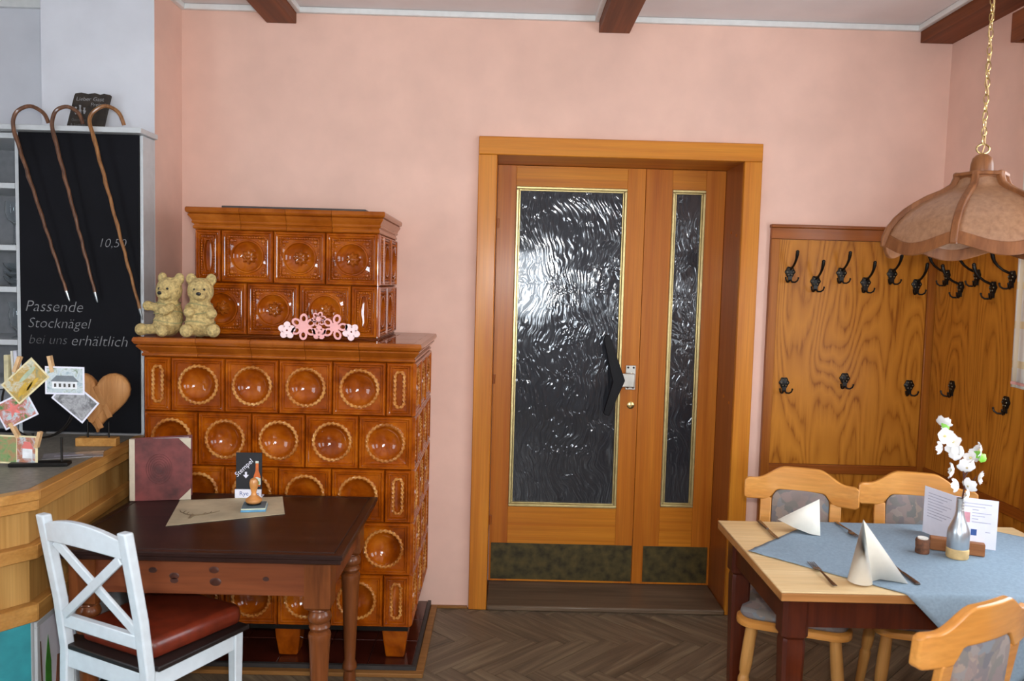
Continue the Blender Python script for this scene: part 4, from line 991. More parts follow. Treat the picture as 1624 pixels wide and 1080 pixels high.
# ---- table tent card
tc_ = thing('tent_card', 'black card with a bottle print in a white holder on the table', 'card', (-1.010, -.805, TT), R(3))
obj('holder', MB().prism([(-.052, -.030), (.052, -.030), (.052, .018), (-.052, .018)], 0, .0045).prism([(-.052, -.031), (.052, -.031), (.052, -.024), (-.052, -.024)], .0045, .036), 'paper', tc_, bevel=.001)
obj('black_card', B(-.051, .051, -.016, -.012, .0045, .182), 'black_card', tc_)
tent = [(-.012, .045), (.012, .045), (.014, .085), (.006, .110), (.0055, .142), (-.0055, .142), (-.006, .110), (-.014, .085)]
TB = Matrix(((1, 0, 0, .032), (0, 0, -1, -.0161), (0, 1, 0, 0), (0, 0, 0, 1)))
bp_ = obj('bottle_print', MB().prism(tent, 0, .0006, TB), 'bottle_orange', tc_)
obj('bottle_label', MB().prism([(-.0145, .052), (.0145, .052), (.0142, .078), (0, .084), (-.0142, .078)], .0006, .0011, TB), 'bottle_label', bp_); obj('label_picture', MB().prism([(-.010, .055), (.010, .055), (.010, .066), (-.010, .070)], .0011, .0016, TB), 'label_green', bp_); obj('bottle_cap', MB().prism([(-.0065, .140), (.0065, .140), (.006, .149), (-.006, .149)], .0006, .0011, TB), 'bottle_label', bp_)
lettering('Stempel', .028, 'paper', tc_, (-.046, -.0165, .082), (PI/2, -R(45), 0), .1)
obj('arrow_print', MB().prism([(0, 0), (.012, .014), (.004, .014), (.004, .026), (-.004, .026), (-.004, .014), (-.012, .014)], 0, .0006, Matrix(((1, 0, 0, -.012), (0, 0, -1, -.0161), (0, 1, 0, .078), (0, 0, 0, 1)))), 'paper', tc_)
lettering('Rye', .024, 'print_blue', tc_, (-.034, -.0314, .012), (PI/2, 0, 0)); lettering('ree', .022, 'print_blue', tc_, (.014, -.0314, .012), (PI/2, 0, 0))
# ---- stamp pad and stamp
pd = thing('stamp_pad', 'blue-grey tin stamp pad lying on the paper mat', 'stamp pad', (-.935, -.985, TM), R(12))
obj('tin', B(-.048, .044, -.048, .052, 0, .008), 'pad_blue', pd, bevel=.002); obj('rim', B(-.047, .043, -.047, .051, .0082, .013), 'pad_light', pd, bevel=.002); obj('lid', B(-.045, .041, -.045, .049, .0132, .0155), 'pad', pd, bevel=.001)
sm_ = thing('rubber_stamp', 'wooden rubber stamp with a turned handle on the stamp pad', 'stamp', (-.942, -.975, TM+.0162))
obj('handle', MB().lathe([(.026, .006), (.031, .012), (.030, .020), (.022, .026), (.012, .034), (.009, .044), (.012, .056), (.016, .070), (.017, .084), (.013, .096), (.005, .101), (.0005, .102)], 20), 'stampwood', sm_); obj('stamp_face', MB().lathe([(.027, 0), (.028, .006)], 20), 'bead_black', sm_)

# ================================================================== WHITE CHAIR
WCH = thing('white_chair', 'white cross-back chair with an oxblood leather cushion by the counter', 'chair', (-1.218, -1.570, 0), -.468)
def post(s):
    x = s*.185; mb = MB()
    prof = [(-.045, .0), (-.004, .25), (0, .45), (-.022, .62), (-.075, .905)]
    lo = []
    for y, z in prof: lo.append([(x-.018, y-.016, z), (x+.018, y-.016, z), (x+.018, y+.016, z), (x-.018, y+.016, z)])
    return mb.loft(lo, True, True)
for s in (-1, 1): obj('back_leg', post(s), 'white_paint', WCH, bevel=.005)
def ypost(z): return -.022-(z-.62)*.186 if z > .62 else -.022*(z-.45)/.17
tr = MB(); N = 14; lo = []
for k in range(N):
    t_ = -1+2*k/(N-1); x = .167*t_; zt_ = .892+.030*(1-t_*t_)-.012; zb = .822+.012*(1-t_*t_); y = -.066-.018*(1-t_*t_)
    lo.append([(x, y-.010, zb), (x, y+.010, zb), (x, y+.010-.008, zt_), (x, y-.010-.008, zt_)])
obj('top_rail', tr.loft(lo, True, True), 'white_paint', WCH, bevel=.003)
obj('lower_rail', MB().box(-.167, .167, ypost(.55)-.011, ypost(.55)+.011, .528, .570), 'white_paint', WCH, bevel=.003)
obj('cross_bar', MB().bar((-.158, ypost(.82)+.004, .818), (.158, ypost(.57)+.004, .572), .030, .012, (0, 1, 0)), 'white_paint', WCH, bevel=.003)
obj('cross_bar', MB().bar((.158, ypost(.82)-.010, .818), (-.158, ypost(.57)-.010, .572), .030, .012, (0, 1, 0)), 'white_paint', WCH, bevel=.003)
for s in (-1, 1): obj('front_leg', MB().loft([[(s*.19-.018, .352-.018, .45), (s*.19+.018, .352-.018, .45), (s*.19+.018, .352+.018, .45), (s*.19-.018, .352+.018, .45)], [(s*.19-.014, .352-.014, 0), (s*.19+.014, .352-.014, 0), (s*.19+.014, .352+.014, 0), (s*.19-.014, .352+.014, 0)]], True, True), 'white_paint', WCH, bevel=.004)
for s in (-1, 1): obj('seat_rail', MB().bar((s*.188, .017, .42), (s*.19, .334, .42), .022, .058, (0, 0, 1)), 'white_paint', WCH, bevel=.002)
obj('seat_rail', B(-.166, .166, -.011, .011, .391, .449), 'white_paint', WCH, bevel=.002); obj('seat_rail', B(-.171, .171, .342, .364, .391, .449), 'white_paint', WCH, bevel=.002)
for s in (-1, 1): obj('stretcher', MB().bar((s*.187, .008, .20), (s*.19, .340, .20), .016, .024, (0, 0, 1)), 'white_paint', WCH)
obj('seat_board', MB().prism([(-.166, -.014), (.166, -.014), (.166, .018), (.214, .018), (.222, .385), (-.222, .385), (-.214, .018), (-.166, .018)], .4505, .468), 'black_board', WCH, bevel=.004)
cu = MB()
def cl(d, z):
    p = []
    for (cx, cy, a0) in ((.185-.03, .345, 0), (-.185+.03, .345, 90), (-.160+.03, .020+.03, 180), (.160-.03, .020+.03, 270)):
        for k in range(6): a = R(a0+18*k); p.append((cx+(.035-d)*math.cos(a), cy+(.035-d)*math.sin(a), z))
    return p
cu.loft([cl(.008, .4685), cl(0, .476), cl(-.003, .497), cl(.002, .520), cl(.012, .530), cl(.040, .5345), cl(.2, .537)] if False else [cl(.008, .4685), cl(0, .476), cl(-.003, .497), cl(.002, .518), cl(.010, .527), cl(.022, .530)], True, True)
cs_ = obj('cushion', cu, 'leather', WCH, ang=50); tag(cs_, 'oxblood leather cushion')
cs_.location = (0, .012, 0)

# ================================================================== DINING TABLE
DT = thing('dining_table', 'pale-topped dining table with dark red legs laid for two', 'table', (1.445, -1.285, 0)); DO = Vector(DT.location)
DX0, DX1, DY0, DY1, DZ = .861, 2.03, -1.655, -.915, .75
def db(x0, x1, y0, y1, z0, z1): return B(x0-DO.x, x1-DO.x, y0-DO.y, y1-DO.y, z0, z1)
obj('top', db(DX0, DX1, DY0, DY1, DZ-.006, DZ), 'dtop', DT, bevel=.003); obj('top_core', db(DX0+.001, DX1-.001, DY0+.001, DY1-.001, DZ-.032, DZ-.0062), 'dtop_edge', DT, bevel=.003)
dx0, dx1, dy0, dy1 = DX0+.03, DX1-.05, DY0+.05, DY1-.05
obj('apron', db(dx0+.03, dx1-.03, dy0+.01, dy0+.034, .615, DZ-.033), 'dleg', DT); obj('apron', db(dx0+.03, dx1-.03, dy1-.034, dy1-.01, .615, DZ-.033), 'dleg', DT)
obj('apron', db(dx0+.01, dx0+.034, dy0+.03, dy1-.03, .615, DZ-.033), 'dleg', DT); obj('apron', db(dx1-.034, dx1-.01, dy0+.03, dy1-.03, .615, DZ-.033), 'dleg', DT)
dl = MB(); oc = lambda r_, z: [(r_*sx, r_*sy, z) for sx, sy in ((-1, -.7), (-.7, -1), (.7, -1), (1, -.7), (1, .7), (.7, 1), (-.7, 1), (-1, .7))]
dl.loft([oc(.024, 0), oc(.036, .56), oc(.033, .575), oc(.041, .585), oc(.041, DZ-.033)], True, True); dlm = dl.mesh('leg')
for lx in (dx0+.04, dx1-.04):
    for ly in (dy0+.04, dy1-.04): link('leg', dlm, 'dleg', DT, (lx-DO.x, ly-DO.y, 0))
# ---- cloth: a square laid cornerwise, falling over the edges
CLX, CLY, HS = 1.545, -1.290, .478
tc = thing('tablecloth', 'grey-blue cloth laid cornerwise over the dining table', 'tablecloth', (CLX, CLY, DZ))
cl_ = MB(); N = 61
def cloth_pt(u, v):
    a, b = (u*2-1)*HS, (v*2-1)*HS
    x, y = CLX+(a+b)*c45*1.0, CLY+(b-a)*c45
    z = DZ+.0022; g = .004
    wr_ = 0
    dl_ = max(0, .25-(x-DX0))
    if DX0 < x: wr_ = .0022*math.sin((a-b)*80+math.sin((a+b)*30))*min(1, dl_/.2)
    def fold(d): return d
    oy = 0
    if y < DY0-g:
        ov = DY0-g-y; y = DY0-g-.012*min(1, ov/.05)-.010*math.sin(x*16)*min(1, ov/.15); z -= ov
    elif y > DY1+g:
        ov = y-DY1-g; y = DY1+g+.012*min(1, ov/.05); z -= ov
    if x > DX1+g:
        ov = x-DX1-g; x = DX1+g+.010*min(1, ov/.05); z -= ov
    return (x-CLX, y-CLY, z-DZ+max(0, wr_))
cl_.grid(N, N, cloth_pt); co = obj('cloth', cl_, 'cloth', tc, ang=180)
so = co.modifiers.new('solid', 'SOLIDIFY'); so.thickness = .0016; so.offset = 1
CZ = DZ+.0042
# ---- napkins
def napkin(loc, rz, label, kind):
    t = thing('napkin', label, 'napkin', loc, rz, 'folded napkins on the dining table'); mb = MB()
    if kind == 'cone':          # two folded wings meeting in a peak
        H = .195; N = 10; lo = []
        for s, r0_, a0, a1 in ((-1, .052, 0, 0), (1, 0, 0, 0)): pass
        pk = (-.035, .0, H)
        # left wing: half cone
        vs = [pk]; n = 12
        for k in range(n): a = R(170+190*k/(n-1)); vs.append((-.037+.036*math.cos(a), -.004+.042*math.sin(a), .0))
        mb.add(vs, [(0, k, k+1) for k in range(1, n)])
        # right wing: folded triangle running to the right
        vs = [pk]; P3 = [(-.001, -.006, 0), (.03, .004, .004), (.065, -.004, .002), (.108, -.020, .0)]
        vs += P3; mb.add(vs, [(0, k, k+1) for k in range(1, 4)])
        vs = [pk, (-.010, .030, 0), (.05, .030, 0), (.108, -.018, 0)]; mb.add(vs, [(0, 1, 2), (0, 2, 3)])
    else:                       # triangle seen broadside
        H = .128; pk = (.058, .0, H)
        vs = [pk, (-.082, .030, .034), (-.03, -.006, .016), (.02, -.034, .004), (.056, -.040, 0)]; mb.add(vs, [(0, k, k+1) for k in range(1, 4)])
        vs = [pk, (.056, -.040, 0), (.064, .030, 0), (.02, .05, 0), (-.082, .032, .034)]; mb.add(vs, [(0, k, k+1) for k in range(1, 4)])
    o = obj('folded_paper', mb, 'napkin', t, ang=50, recalc=False)
    s2 = o.modifiers.new('solid', 'SOLIDIFY'); s2.thickness = .0022; s2.offset = 0
napkin((1.175, -1.560, CZ+.001), R(0), 'tall cream cone napkin at the table\'s front place', 'cone')
napkin((1.140, -1.060, CZ+.001), R(-6), 'cream triangle napkin at the far place by the back chair', 'tri')
# ---- cutlery
def fork(loc, rz, label):
    t = thing('fork', label, 'fork', loc, rz, 'cutlery on the dining table')
    L = .20; w_ = MB()
    pts = [(0, 0, .003), (.02, 0, .003), (.06, 0, .005), (.10, 0, .007), (.125, 0, .009), (.138, 0, .006)]
    lo = [[(x, -hw, z), (x, hw, z), (x, hw, z+.0025), (x, -hw, z+.0025)] for (x, _, z), hw in zip(pts, (.007, .0068, .005, .0035, .0035, .010))]
    obj('handle', MB().loft(lo, True, True), 'cutlery', t, bevel=.001)
    tn = MB().box(.138, .160, -.0115, .0115, .0045, .0065)
    for k in range(4): y = -.0100+k*.0067; tn.add([(.160, y-.0014, .0045), (.160, y+.0014, .0045), (.160, y+.0014, .0065), (.160, y-.0014, .0065), (.205, y-.0008, .0075), (.205, y+.0008, .0075), (.205, y+.0008, .009), (.205, y-.0008, .009)], [(0, 1, 2, 3), (4, 7, 6, 5), (0, 4, 5, 1), (1, 5, 6, 2), (2, 6, 7, 3), (3, 7, 4, 0)])
    obj('tines', tn, 'cutlery', t)
def knife(loc, rz, label):
    t = thing('table_knife', label, 'knife', loc, rz, 'cutlery on the dining table')
    obj('handle', MB().loft([[(x, -h, 0), (x, h, 0), (x, h*.8, .006), (x, -h*.8, .006)] for x, h in ((0, .006), (.004, .0085), (.06, .0075), (.105, .0055))], True, True), 'cutlery', t, bevel=.001)
    obj('blade', MB().prism([(.105, -.005), (.18, -.010), (.205, -.009), (.218, .0), (.215, .006), (.105, .005)], .0015, .0032), 'cutlery', t)
fork((1.042, -1.612, DZ+.001), R(90), 'fork with tines up on bare wood at the front place')
knife((1.312, -1.588, CZ+.0005), R(90), 'knife right of the tall cone napkin on the cloth')
knife((1.018, -.935, DZ+.0045), R(-90), 'knife at the far place, left, on bare wood')
fork((1.322, -.928, CZ+.0005), R(-90), 'fork at the far place on the grey cloth')
# ---- bark candle
ca = thing('bark_candle_holder', 'small bark log holder with a white tea light on the cloth', 'candle holder', (1.487, -1.270, CZ+.0005))
obj('log', MB().lathe([(.022, 0), (.0235, .004), (.0225, .020), (.024, .045), (.0225, .050)], 16), 'bark', ca); obj('tea_light', MB().lathe([(.017, .0502), (.0175, .055)], 16), 'wax', ca)
# ---- bottle vase with a blossoming twig
va = thing('bottle_vase', 'silver bottle vase with pale wooden base on the dining table', 'vase', (1.588, -1.310, CZ+.0005))
obj('base', MB().lathe([(.034, 0), (.036, .004), (.036, .032), (.034, .034)], 24), 'cork', va)
obj('bottle', MB().lathe([(.0345, .0342), (.0355, .04), (.0355, .085), (.033, .100), (.024, .122), (.0155, .145), (.0125, .165), (.0122, .200), (.0138, .202), (.0138, .208), (.0100, .208), (.0095, .18)], 28, None, False), 'silver', va)
for z in (.168, .178, .188): obj('neck_ring', MB().tube([(.0128*math.cos(2*PI*k/20), .0128*math.sin(2*PI*k/20), z) for k in range(20)], .0009, 5, True), 'steel', va)
tw_ = thing('blossom_branch', 'white artificial cherry blossom branch standing in the silver bottle', 'flowers', (1.588, -1.310, CZ+.12))
bz = .755+.0  # table level used for the blossom heights
def bl(x, y, z): return Vector((x, y, z-.125))
main = [(0, 0, .06), (.004, 0, .20), (.010, .0, .255), (.004, .004, .31), (-.020, .006, .365), (-.046, .010, .405), (-.070, .012, .43), (-.084, .010, .47)]
main = [bl(*q) for q in main]
obj('twig', MB().tube(main, [.0035, .0035, .003, .003, .0028, .0024, .002, .0015], 6), 'twig', tw_)
obj('twig', MB().tube([bl(.006, 0, .285), bl(.024, .002, .315), bl(.034, .0, .35), bl(.055, 0, .385)], [.003, .0026, .0022, .0015], 6), 'twig', tw_)
obj('twig', MB().tube([bl(.008, 0, .25), bl(.034, -.004, .275), bl(.044, -.006, .292)], [.0026, .0022, .0015], 6), 'twig', tw_)
pt = MB(); n = 6
for k in range(5):
    a = 2*PI*k/5
    for (rr, ww, zz) in ((1, 1, 0),):
        vs = []
        for i in range(4):
            t_ = i/3; wd = .0105*math.sin(PI*(.15+.75*t_))*1.25
            for s in (-1, 0, 1):
                d_ = .003+.021*t_; h_ = .004+.010*t_*t_-(.003 if s == 0 else 0)
                vs.append((d_*math.cos(a)-s*wd*math.sin(a), d_*math.sin(a)+s*wd*math.cos(a), h_))
        pt.add(vs, [(i*3+j, i*3+j+1, i*3+j+4, i*3+j+3) for i in range(3) for j in range(2)])
blm = pt.mesh('blossom', ang=180, recalc=False); pist = MB().ball((0, 0, .006), .0045, 8, 5).mesh('heart')
rng = random.Random(3)
for i, (x, y, z) in enumerate([(-.084, -.005, .469), (-.077, -.004, .429), (-.046, -.006, .408), (-.076, .002, .386), (-.023, -.008, .367), (.055, -.006, .382), (.023, -.006, .353), (-.036, -.010, .31), (.006, -.010, .321), (.044, -.012, .292), (-.020, -.010, .261), (.011, -.012, .258), (.019, -.014, .223), (-.060, .010, .445), (-.030, .010, .385), (.050, .008, .365)]):
    o = link('blossom', blm, 'petal', tw_, tuple(bl(x, y-.004, z)), (R(70)+rng.uniform(-.6, .6), rng.uniform(-.5, .5), rng.uniform(0, 6)))
    k = rng.uniform(.95, 1.25); o.scale = (k, k, k); link('flower_heart', pist, 'pistil', o)
lfm = MB(); lfm.grid(5, 5, lambda u, v: ((u-.5)*.026*math.sin(PI*(.12+.8*v)), v*.034, .006*math.sin(PI*v)-.008*abs(u-.5))); lfm = lfm.mesh('leaf', ang=180, recalc=False)
for x, z, a in ((-.066, .452, -.6), (.050, .345, .8), (.058, .362, -1.2)): link('leaf', lfm, 'leaf', tw_, tuple(bl(x, -.014, z)), (R(75), a, 0))
# ---- card holder with menu cards
cb = thing('card_block', 'oak card block with upright cards behind the silver vase', 'card holder', (1.620, -1.248, CZ+.0005), R(-24))
obj('block', B(-.085, -.015, -.022, .022, 0, .042), 'block', cb, bevel=.003); obj('block', B(.004, .085, -.026, .026, 0, .044), 'block', cb, bevel=.003)
mc = thing('menu_card', 'large white folded menu card standing behind the vase', 'card', (1.655, -1.165, CZ+.0005), R(0))
def cardm(p, q, h, z=.0): 
    p, q = Vector(p), Vector(q); d_ = (q-p).normalized(); n_ = Vector((-d_.y, d_.x))*.0006
    return MB().prism([tuple(p-n_), tuple(q-n_), tuple(q+n_), tuple(p+n_)], z, h)
obj('leaf', cardm((-.035, .150), (.0, -.002), .178), 'paper', mc); obj('leaf', cardm((.0, -.004), (.118, -.062), .178), 'paper', mc)
def lines(p, q, zs, parent, inset=.02):
    p, q = Vector(p), Vector(q); d_ = (q-p).normalized(); n_ = Vector((d_.y, -d_.x))*.0009; L = (q-p).length; mb = MB()
    for i, z in enumerate(zs):
        a, b = p+d_*inset+n_, p+d_*(L-inset-.02*(i % 3))+n_; mb.add([(a.x, a.y, z), (b.x, b.y, z), (b.x, b.y, z+.0025), (a.x, a.y, z+.0025)], [(0, 1, 2, 3)])
    obj('printed_lines', mb, 'print', parent, smooth=False, recalc=False)
lines((-.035, .150), (0, -.002), [.155-.011*k for k in range(9)], mc); lines((0, -.004), (.118, -.062), [.158-.011*k for k in range(12)], mc)
sc2 = thing('small_card', 'small white card with a blue mark in the oak block', 'card', (1.664, -1.268, CZ+.0446), R(-24))
obj('card', B(-.030, .036, -.0006, .0006, 0, .066), 'paper', sc2); obj('blue_mark', B(-.008, .010, -.0012, -.0007, .022, .044), 'print_blue', sc2)
rc = thing('round_card', 'small pinkish print card behind the bottle neck', 'card', (1.640, -1.248, CZ+.0446), R(-24))
obj('card', B(-.018, .024, -.0006, .0006, 0, .120), 'paper', rc); obj('pink_print', B(-.012, .018, -.0012, -.0007, .060, .100), 'print_pink', rc)

# ================================================================== DINING CHAIRS
def chair_meshes():
    M_ = {}
    HW = .222
    def yb(t_): return -.038*(1-t_*t_)
    def sst(a, b, x): x = max(0, min(1, (x-a)/(b-a))); return x*x*(3-2*x)
    N = 33; lo = []
    for k in range(N):
        t_ = -1+2*k/(N-1); x = HW*t_; at = abs(t_)
        zt_ = .880+.052*(1-sst(.28, .80, at)); zb = .792+.044*(1-sst(.40, .58, at))**1
        if at > .94: e = (at-.94)/.06*.010; zt_ -= e; zb += e
        y = yb(t_); lo.append([(x, y-.013, zb), (x, y+.013, zb), (x, y+.013-.006, zt_), (x, y-.013-.006, zt_)])
    M_['rail'] = MB().loft(lo, True, True).mesh('top_rail')
    px = .135; yp = yb(px/HW)
    M_['post'] = [MB().bar((s*px*.98, .035, .425), (s*px, yp, .80), .044, .022, (0, 1, 0)).mesh('post') for s in (-1, 1)]
    # padded back
    N = 15; lo = []
    def pad_loop(d, off):
        P2 = []
        for (cx, cz, a0) in ((.112-.05, .842-.05, 0), (-.112+.05, .842-.05, 90), (-.112+.02, .50, 180), (.112-.02, .50, 270)):
            rr = .05 if a0 < 180 else .02
            for k in range(5): a = R(a0+22.5*k); P2.append((cx+(rr-d)*math.cos(a), cz+(rr-d)*math.sin(a)))
        out = []
        for x, z in P2: out.append((x, yb(x/HW)+.035*max(0, (.80-z)/.375)*1.0+off, z))
        return out
    M_['pad'] = MB().loft([pad_loop(.012, .014), pad_loop(.002, .010), pad_loop(0, 0), pad_loop(.002, -.008), pad_loop(.014, -.012)], True, True).mesh('back_pad', ang=60)
    def seat_loop(d, z, g=0):
        P2 = []
        for (cx, cy, a0, rr) in ((.205-.07, .43-.07, 0, .07), (-.205+.07, .43-.07, 90, .07), (-.185+.05, .0+.05, 180, .05), (.185-.05, .0+.05, 270, .05)):
            for k in range(7): a = R(a0+15*k); P2.append((cx+(rr-d)*math.cos(a), cy+(rr-d)*math.sin(a), z))
        return P2
    M_['seat'] = MB().loft([seat_loop(.012, .408), seat_loop(.002, .412), seat_loop(0, .422), seat_loop(.002, .434), seat_loop(.010, .440)], True, True).mesh('seat')
    M_['cush'] = MB().loft([seat_loop(.020, .4405), seat_loop(.014, .450), seat_loop(.018, .464), seat_loop(.036, .473)], True, True).mesh('seat_cushion', ang=60)
    prof = [(.013, 0), (.016, .02), (.020, .14), (.0215, .19), (.018, .20), (.0165, .206), (.0205, .216), (.023, .25), (.0225, .32), (.020, .415)]
    M_['leg'] = MB().lathe(prof, 14).mesh('leg')
    return M_
CM = chair_meshes()
def dining_chair(loc, rz, label):
    t = thing('dining_chair', label, 'chair', loc, rz, 'beech dining chairs around the pale table')
    link('top_rail', CM['rail'], 'chair_wood', t, bevel=.006, seg=3)
    for p in CM['post']: link('post', p, 'chair_wood', t, bevel=.004)
    b = link('back_pad', CM['pad'], 'uph', t); tag(b, 'grey patterned upholstery')
    link('seat', CM['seat'], 'chair_wood', t); link('seat_cushion', CM['cush'], 'uph', t)
    for sx in (-1, 1):
        for sy, y0, y1 in ((1, .345, .385), (-1, .075, .025)):
            p = Vector((sx*.145, y0, .412)); q = Vector((sx*.185, y1, 0)); d_ = (p-q); ax = Vector((0, 0, 1)).rotation_difference(d_.normalized()).to_euler()
            link('leg', CM['leg'], 'chair_leg', t, (q.x, q.y, .004), ax)
def chair_from_rail(l, r_, facing, label):
    """l, r_: world ends of the top rail as seen from behind the chair (left, right)"""
    l, r_ = Vector(l), Vector(r_); mid = (l+r_)/2; d_ = (r_-l).normalized(); dining_chair((mid.x, mid.y, 0), math.atan2(d_.y, d_.x), label)
# local x runs to the sitter's right, local +y forward
chair_from_rail((1.432, -.872), (1.026, -.716), 1, 'beech chair behind the table nearest the door, seen from the front')
chair_from_rail((1.900, -.885), (1.480, -.768), 1, 'beech chair behind the table in the corner, behind the vase')
chair_from_rail((.978, -2.226), (1.338, -2.030), 1, 'beech chair in the right foreground, seen from behind')

# ================================================================== PENDANT LAMP
LX, LY = 1.590, -1.300
LP = thing('pendant_lamp', 'walnut and amber pendant lamp hanging on a brass chain', 'lamp', (LX, LY, 1.80))
def lz(z): return z-1.80
prof = [(.074, 2.070), (.076, 2.050), (.086, 2.026), (.118, 2.005), (.160, 1.986), (.197, 1.964), (.230, 1.940), (.257, 1.913), (.280, 1.880), (.290, 1.852), (.293, 1.818)]
A0 = -PI/2-R(30+12.5)
rib = MB(); lo = []
for i, (r_, z) in enumerate(prof):
    a, b = prof[max(0, i-1)], prof[min(len(prof)-1, i+1)]; tx, tz = b[0]-a[0], b[1]-a[1]; L = math.hypot(tx, tz); nx_, nz_ = -tz/L, tx/L
    nx_, nz_ = -nx_, -nz_
    if nx_ < 0: nx_, nz_ = -nx_, -nz_
    h = .010; lo.append([(r_-nx_*h, -.011, lz(z)-nz_*h), (r_-nx_*h, .011, lz(z)-nz_*h), (r_+nx_*h, .011, lz(z)+nz_*h), (r_+nx_*h, -.011, lz(z)+nz_*h)])
ribm = rib.loft(lo, True, True).mesh('rib')
pan = MB()
def pan_pt(u, v):
    i = v*(len(prof)-1); k = min(int(i), len(prof)-2); f_ = i-k; r_ = prof[k][0]*(1-f_)+prof[k+1][0]*f_; z = prof[k][1]*(1-f_)+prof[k+1][1]*f_
    a = R(-30+60*u); d_ = r_*math.cos(R(30))/math.cos(a)*.5+r_*.5-.006
    z2 = lz(z)-(.026*math.sin(PI*u)*max(0, (v-.8)/.2))+.012*max(0, (v-.9)/.1)
    return (d_*math.cos(a), d_*math.sin(a), z2)
pan.grid(13, 19, pan_pt); panm = pan.mesh('shade_panel', ang=180)
band = MB(); bl_ = []
for k in range(17):
    u = k/16; a = R(-30+60*u); r_ = .292; d_ = r_*math.cos(R(30))/math.cos(a)*.5+r_*.5; dip = .036*math.sin(PI*u)**1.3
    zt_ = 1.862-dip; zb = 1.822-dip*1.05
    def rad(z): return d_*(1-.05*max(0, (z-1.815))/.045)
    c_, s_ = math.cos(a), math.sin(a)
    bl_.append([((rad(zb)-.006)*c_, (rad(zb)-.006)*s_, lz(zb)), ((rad(zb)+.006)*c_, (rad(zb)+.006)*s_, lz(zb)), ((rad(zt_)+.006)*c_, (rad(zt_)+.006)*s_, lz(zt_)), ((rad(zt_)-.006)*c_, (rad(zt_)-.006)*s_, lz(zt_))])
bandm = band.loft(bl_, True, True).mesh('scalloped_band')
for k in range(6):
    a = A0+k*PI/3
    link('rib', ribm, 'lamp_wood', LP, (0, 0, 0), (0, 0, a), bevel=.004)
    p = link('shade_panel', panm, 'lampshade', LP, (0, 0, 0), (0, 0, a+PI/6)); tag(p, 'amber woven shade panel')
    if not any(m.type == 'SOLIDIFY' for m in p.modifiers): s_ = p.modifiers.new('solid', 'SOLIDIFY'); s_.thickness = .002
    link('scalloped_band', bandm, 'lamp_wood', LP, (0, 0, 0), (0, 0, a+PI/6), bevel=.002)
hexl = lambda r_, z: [(r_*math.cos(A0+k*PI/3), r_*math.sin(A0+k*PI/3), lz(z)) for k in range(6)]
obj('crown', MB().loft([hexl(.050, 2.046), hexl(.074, 2.046), hexl(.078, 2.060), hexl(.070, 2.064), hexl(.020, 2.064)], True, True), 'lamp_wood', LP)
for k in range(6):
    a0_, a1_ = A0+k*PI/3, A0+(k+1)*PI/3; p = Vector((.078*math.cos(a0_), .078*math.sin(a0_), lz(2.062))); q = Vector((.078*math.cos(a1_), .078*math.sin(a1_), lz(2.062)))
    obj('crown_bar', MB().bar(p, q, .020, .012, (0, 0, 1)), 'lamp_wood', LP, bevel=.003)
obj('finial', MB().lathe([(.034, lz(2.066)), (.036, lz(2.072)), (.034, lz(2.100)), (.030, lz(2.118)), (.018, lz(2.130)), (.006, lz(2.134))], 20), 'lamp_wood', LP)
obj('loop', MB().tube([(.022*math.cos(2*PI*k/18), 0, lz(2.150)+.016*math.sin(2*PI*k/18)) for k in range(18)], .0028, 7, True), 'brass', LP)
lk_ = MB().tube([(.0075*math.cos(2*PI*k/16), 0, .016*math.sin(2*PI*k/16)) for k in range(16)], .0017, 6, True).mesh('chain_link')
z = 2.180; k = 0
while z < 2.955: link('chain_link', lk_, 'brass', LP, (0, 0, lz(z)), (0, 0, R(35)+(PI/2)*(k % 2))); z += .0268; k += 1
obj('cord', MB().tube([(.006*math.sin(i*1.3), .006*math.cos(i*1.3), lz(2.13)+i*.03) for i in range(28)], .002, 5), 'cork', LP)
obj('ceiling_cup', MB().lathe([(.045, lz(2.963)), (.045, lz(2.955)), (.012, lz(2.935))], 20), 'brass', LP)
obj('bulb_socket', MB().lathe([(.018, lz(2.04)), (.018, lz(1.98)), (.012, lz(1.975)), (.030, lz(1.93)), (.022, lz(1.90)), (.001, lz(1.892))], 16), 'wax', LP)

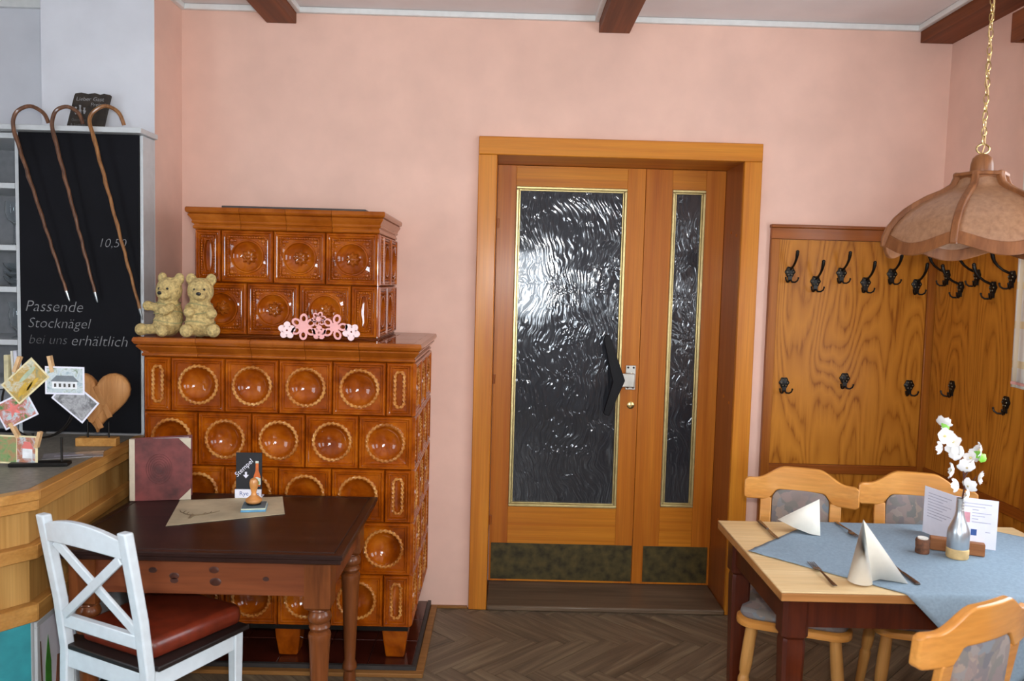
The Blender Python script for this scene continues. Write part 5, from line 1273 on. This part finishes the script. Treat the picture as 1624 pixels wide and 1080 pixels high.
# ================================================================== CURTAIN, PELMET, RADIATOR
def curtain_mat():
    m, nt, b = new_mat('checked_curtain'); setp(b, .9)
    tc = node(nt, 'ShaderNodeTexCoord'); sp = node(nt, 'ShaderNodeSeparateXYZ'); nt.links.new(tc.outputs['Object'], sp.inputs[0])
    def stripe(out, per, wd):
        a = node(nt, 'ShaderNodeMath', operation='MODULO'); 
        ad = node(nt, 'ShaderNodeMath', operation='ADD'); ad.inputs[1].default_value = 10; nt.links.new(out, ad.inputs[0]); nt.links.new(ad.outputs[0], a.inputs[0]); a.inputs[1].default_value = per
        l = node(nt, 'ShaderNodeMath', operation='LESS_THAN'); l.inputs[1].default_value = wd; nt.links.new(a.outputs[0], l.inputs[0]); return l
    s1, s2 = stripe(sp.outputs['Z'], .16, .030), stripe(sp.outputs['Y'], .11, .022)
    m1 = node(nt, 'ShaderNodeMix', data_type='RGBA'); m1.inputs[6].default_value = lin((232, 230, 220)); m1.inputs[7].default_value = lin((232, 214, 170)); nt.links.new(s1.outputs[0], m1.inputs[0])
    m2 = node(nt, 'ShaderNodeMix', data_type='RGBA'); m2.inputs[7].default_value = lin((222, 206, 176)); nt.links.new(m1.outputs[2], m2.inputs[6]); nt.links.new(s2.outputs[0], m2.inputs[0])
    nt.links.new(m2.outputs[2], b.inputs['Base Color']); return m
MT['curtain'] = curtain_mat()
cu_ = thing('curtain', 'cream checked curtain at the right edge beside the coat hooks', 'curtain', (2.085, -.90, 1.29))
co = obj('fabric', MB().grid(40, 12, lambda u, v: (.010*math.sin(u*20)*(.5+.5*v), .165-u*.34-(.02*(1-v)), v*1.43)), 'curtain', cu_, ang=180)
sl_ = co.modifiers.new('solid', 'SOLIDIFY'); sl_.thickness = .002
obj('hem', MB().grid(40, 2, lambda u, v: (.010*math.sin(u*20)*.5-.0022, .165-u*.34-.02, .012+v*.012)), plain('red_hem_thread', (206, 150, 140), .9), cu_, ang=180)
pe = thing('curtain_pelmet', 'brown wooden curtain board high on the side wall', 'curtain board', (2.10, -1.5, 2.715))
obj('board', B(-.020, .0, -.95, .90, 0, .120), 'beam', pe, bevel=.003); obj('end_cap', B(.0005, .058, .88, .90, 0, .120), 'beam', pe, bevel=.002); obj('end_cap', B(.0005, .058, -.95, -.93, 0, .120), 'beam', pe, bevel=.002)
ra = thing('radiator', 'pale ribbed radiator low on the side wall behind the foreground chair', 'radiator', (2.085, -1.5, .09))
fin = MB().box(-.030, .030, -.020, .020, .03, .57).mesh('fin', smooth=False)
for k in range(26): link('fin', fin, 'radiator', ra, (0, .70-k*.055, 0), bevel=.010)
obj('header', MB().tube([(0, .72, .06), (0, -.70, .06)], .016, 10), 'radiator', ra); obj('header', MB().tube([(0, .72, .54), (0, -.70, .54)], .016, 10), 'radiator', ra)
obj('bracket', MB().box(.0, .034, .45, .49, -.089, .05).box(.0, .034, -.49, -.45, -.089, .05), 'radiator', ra)
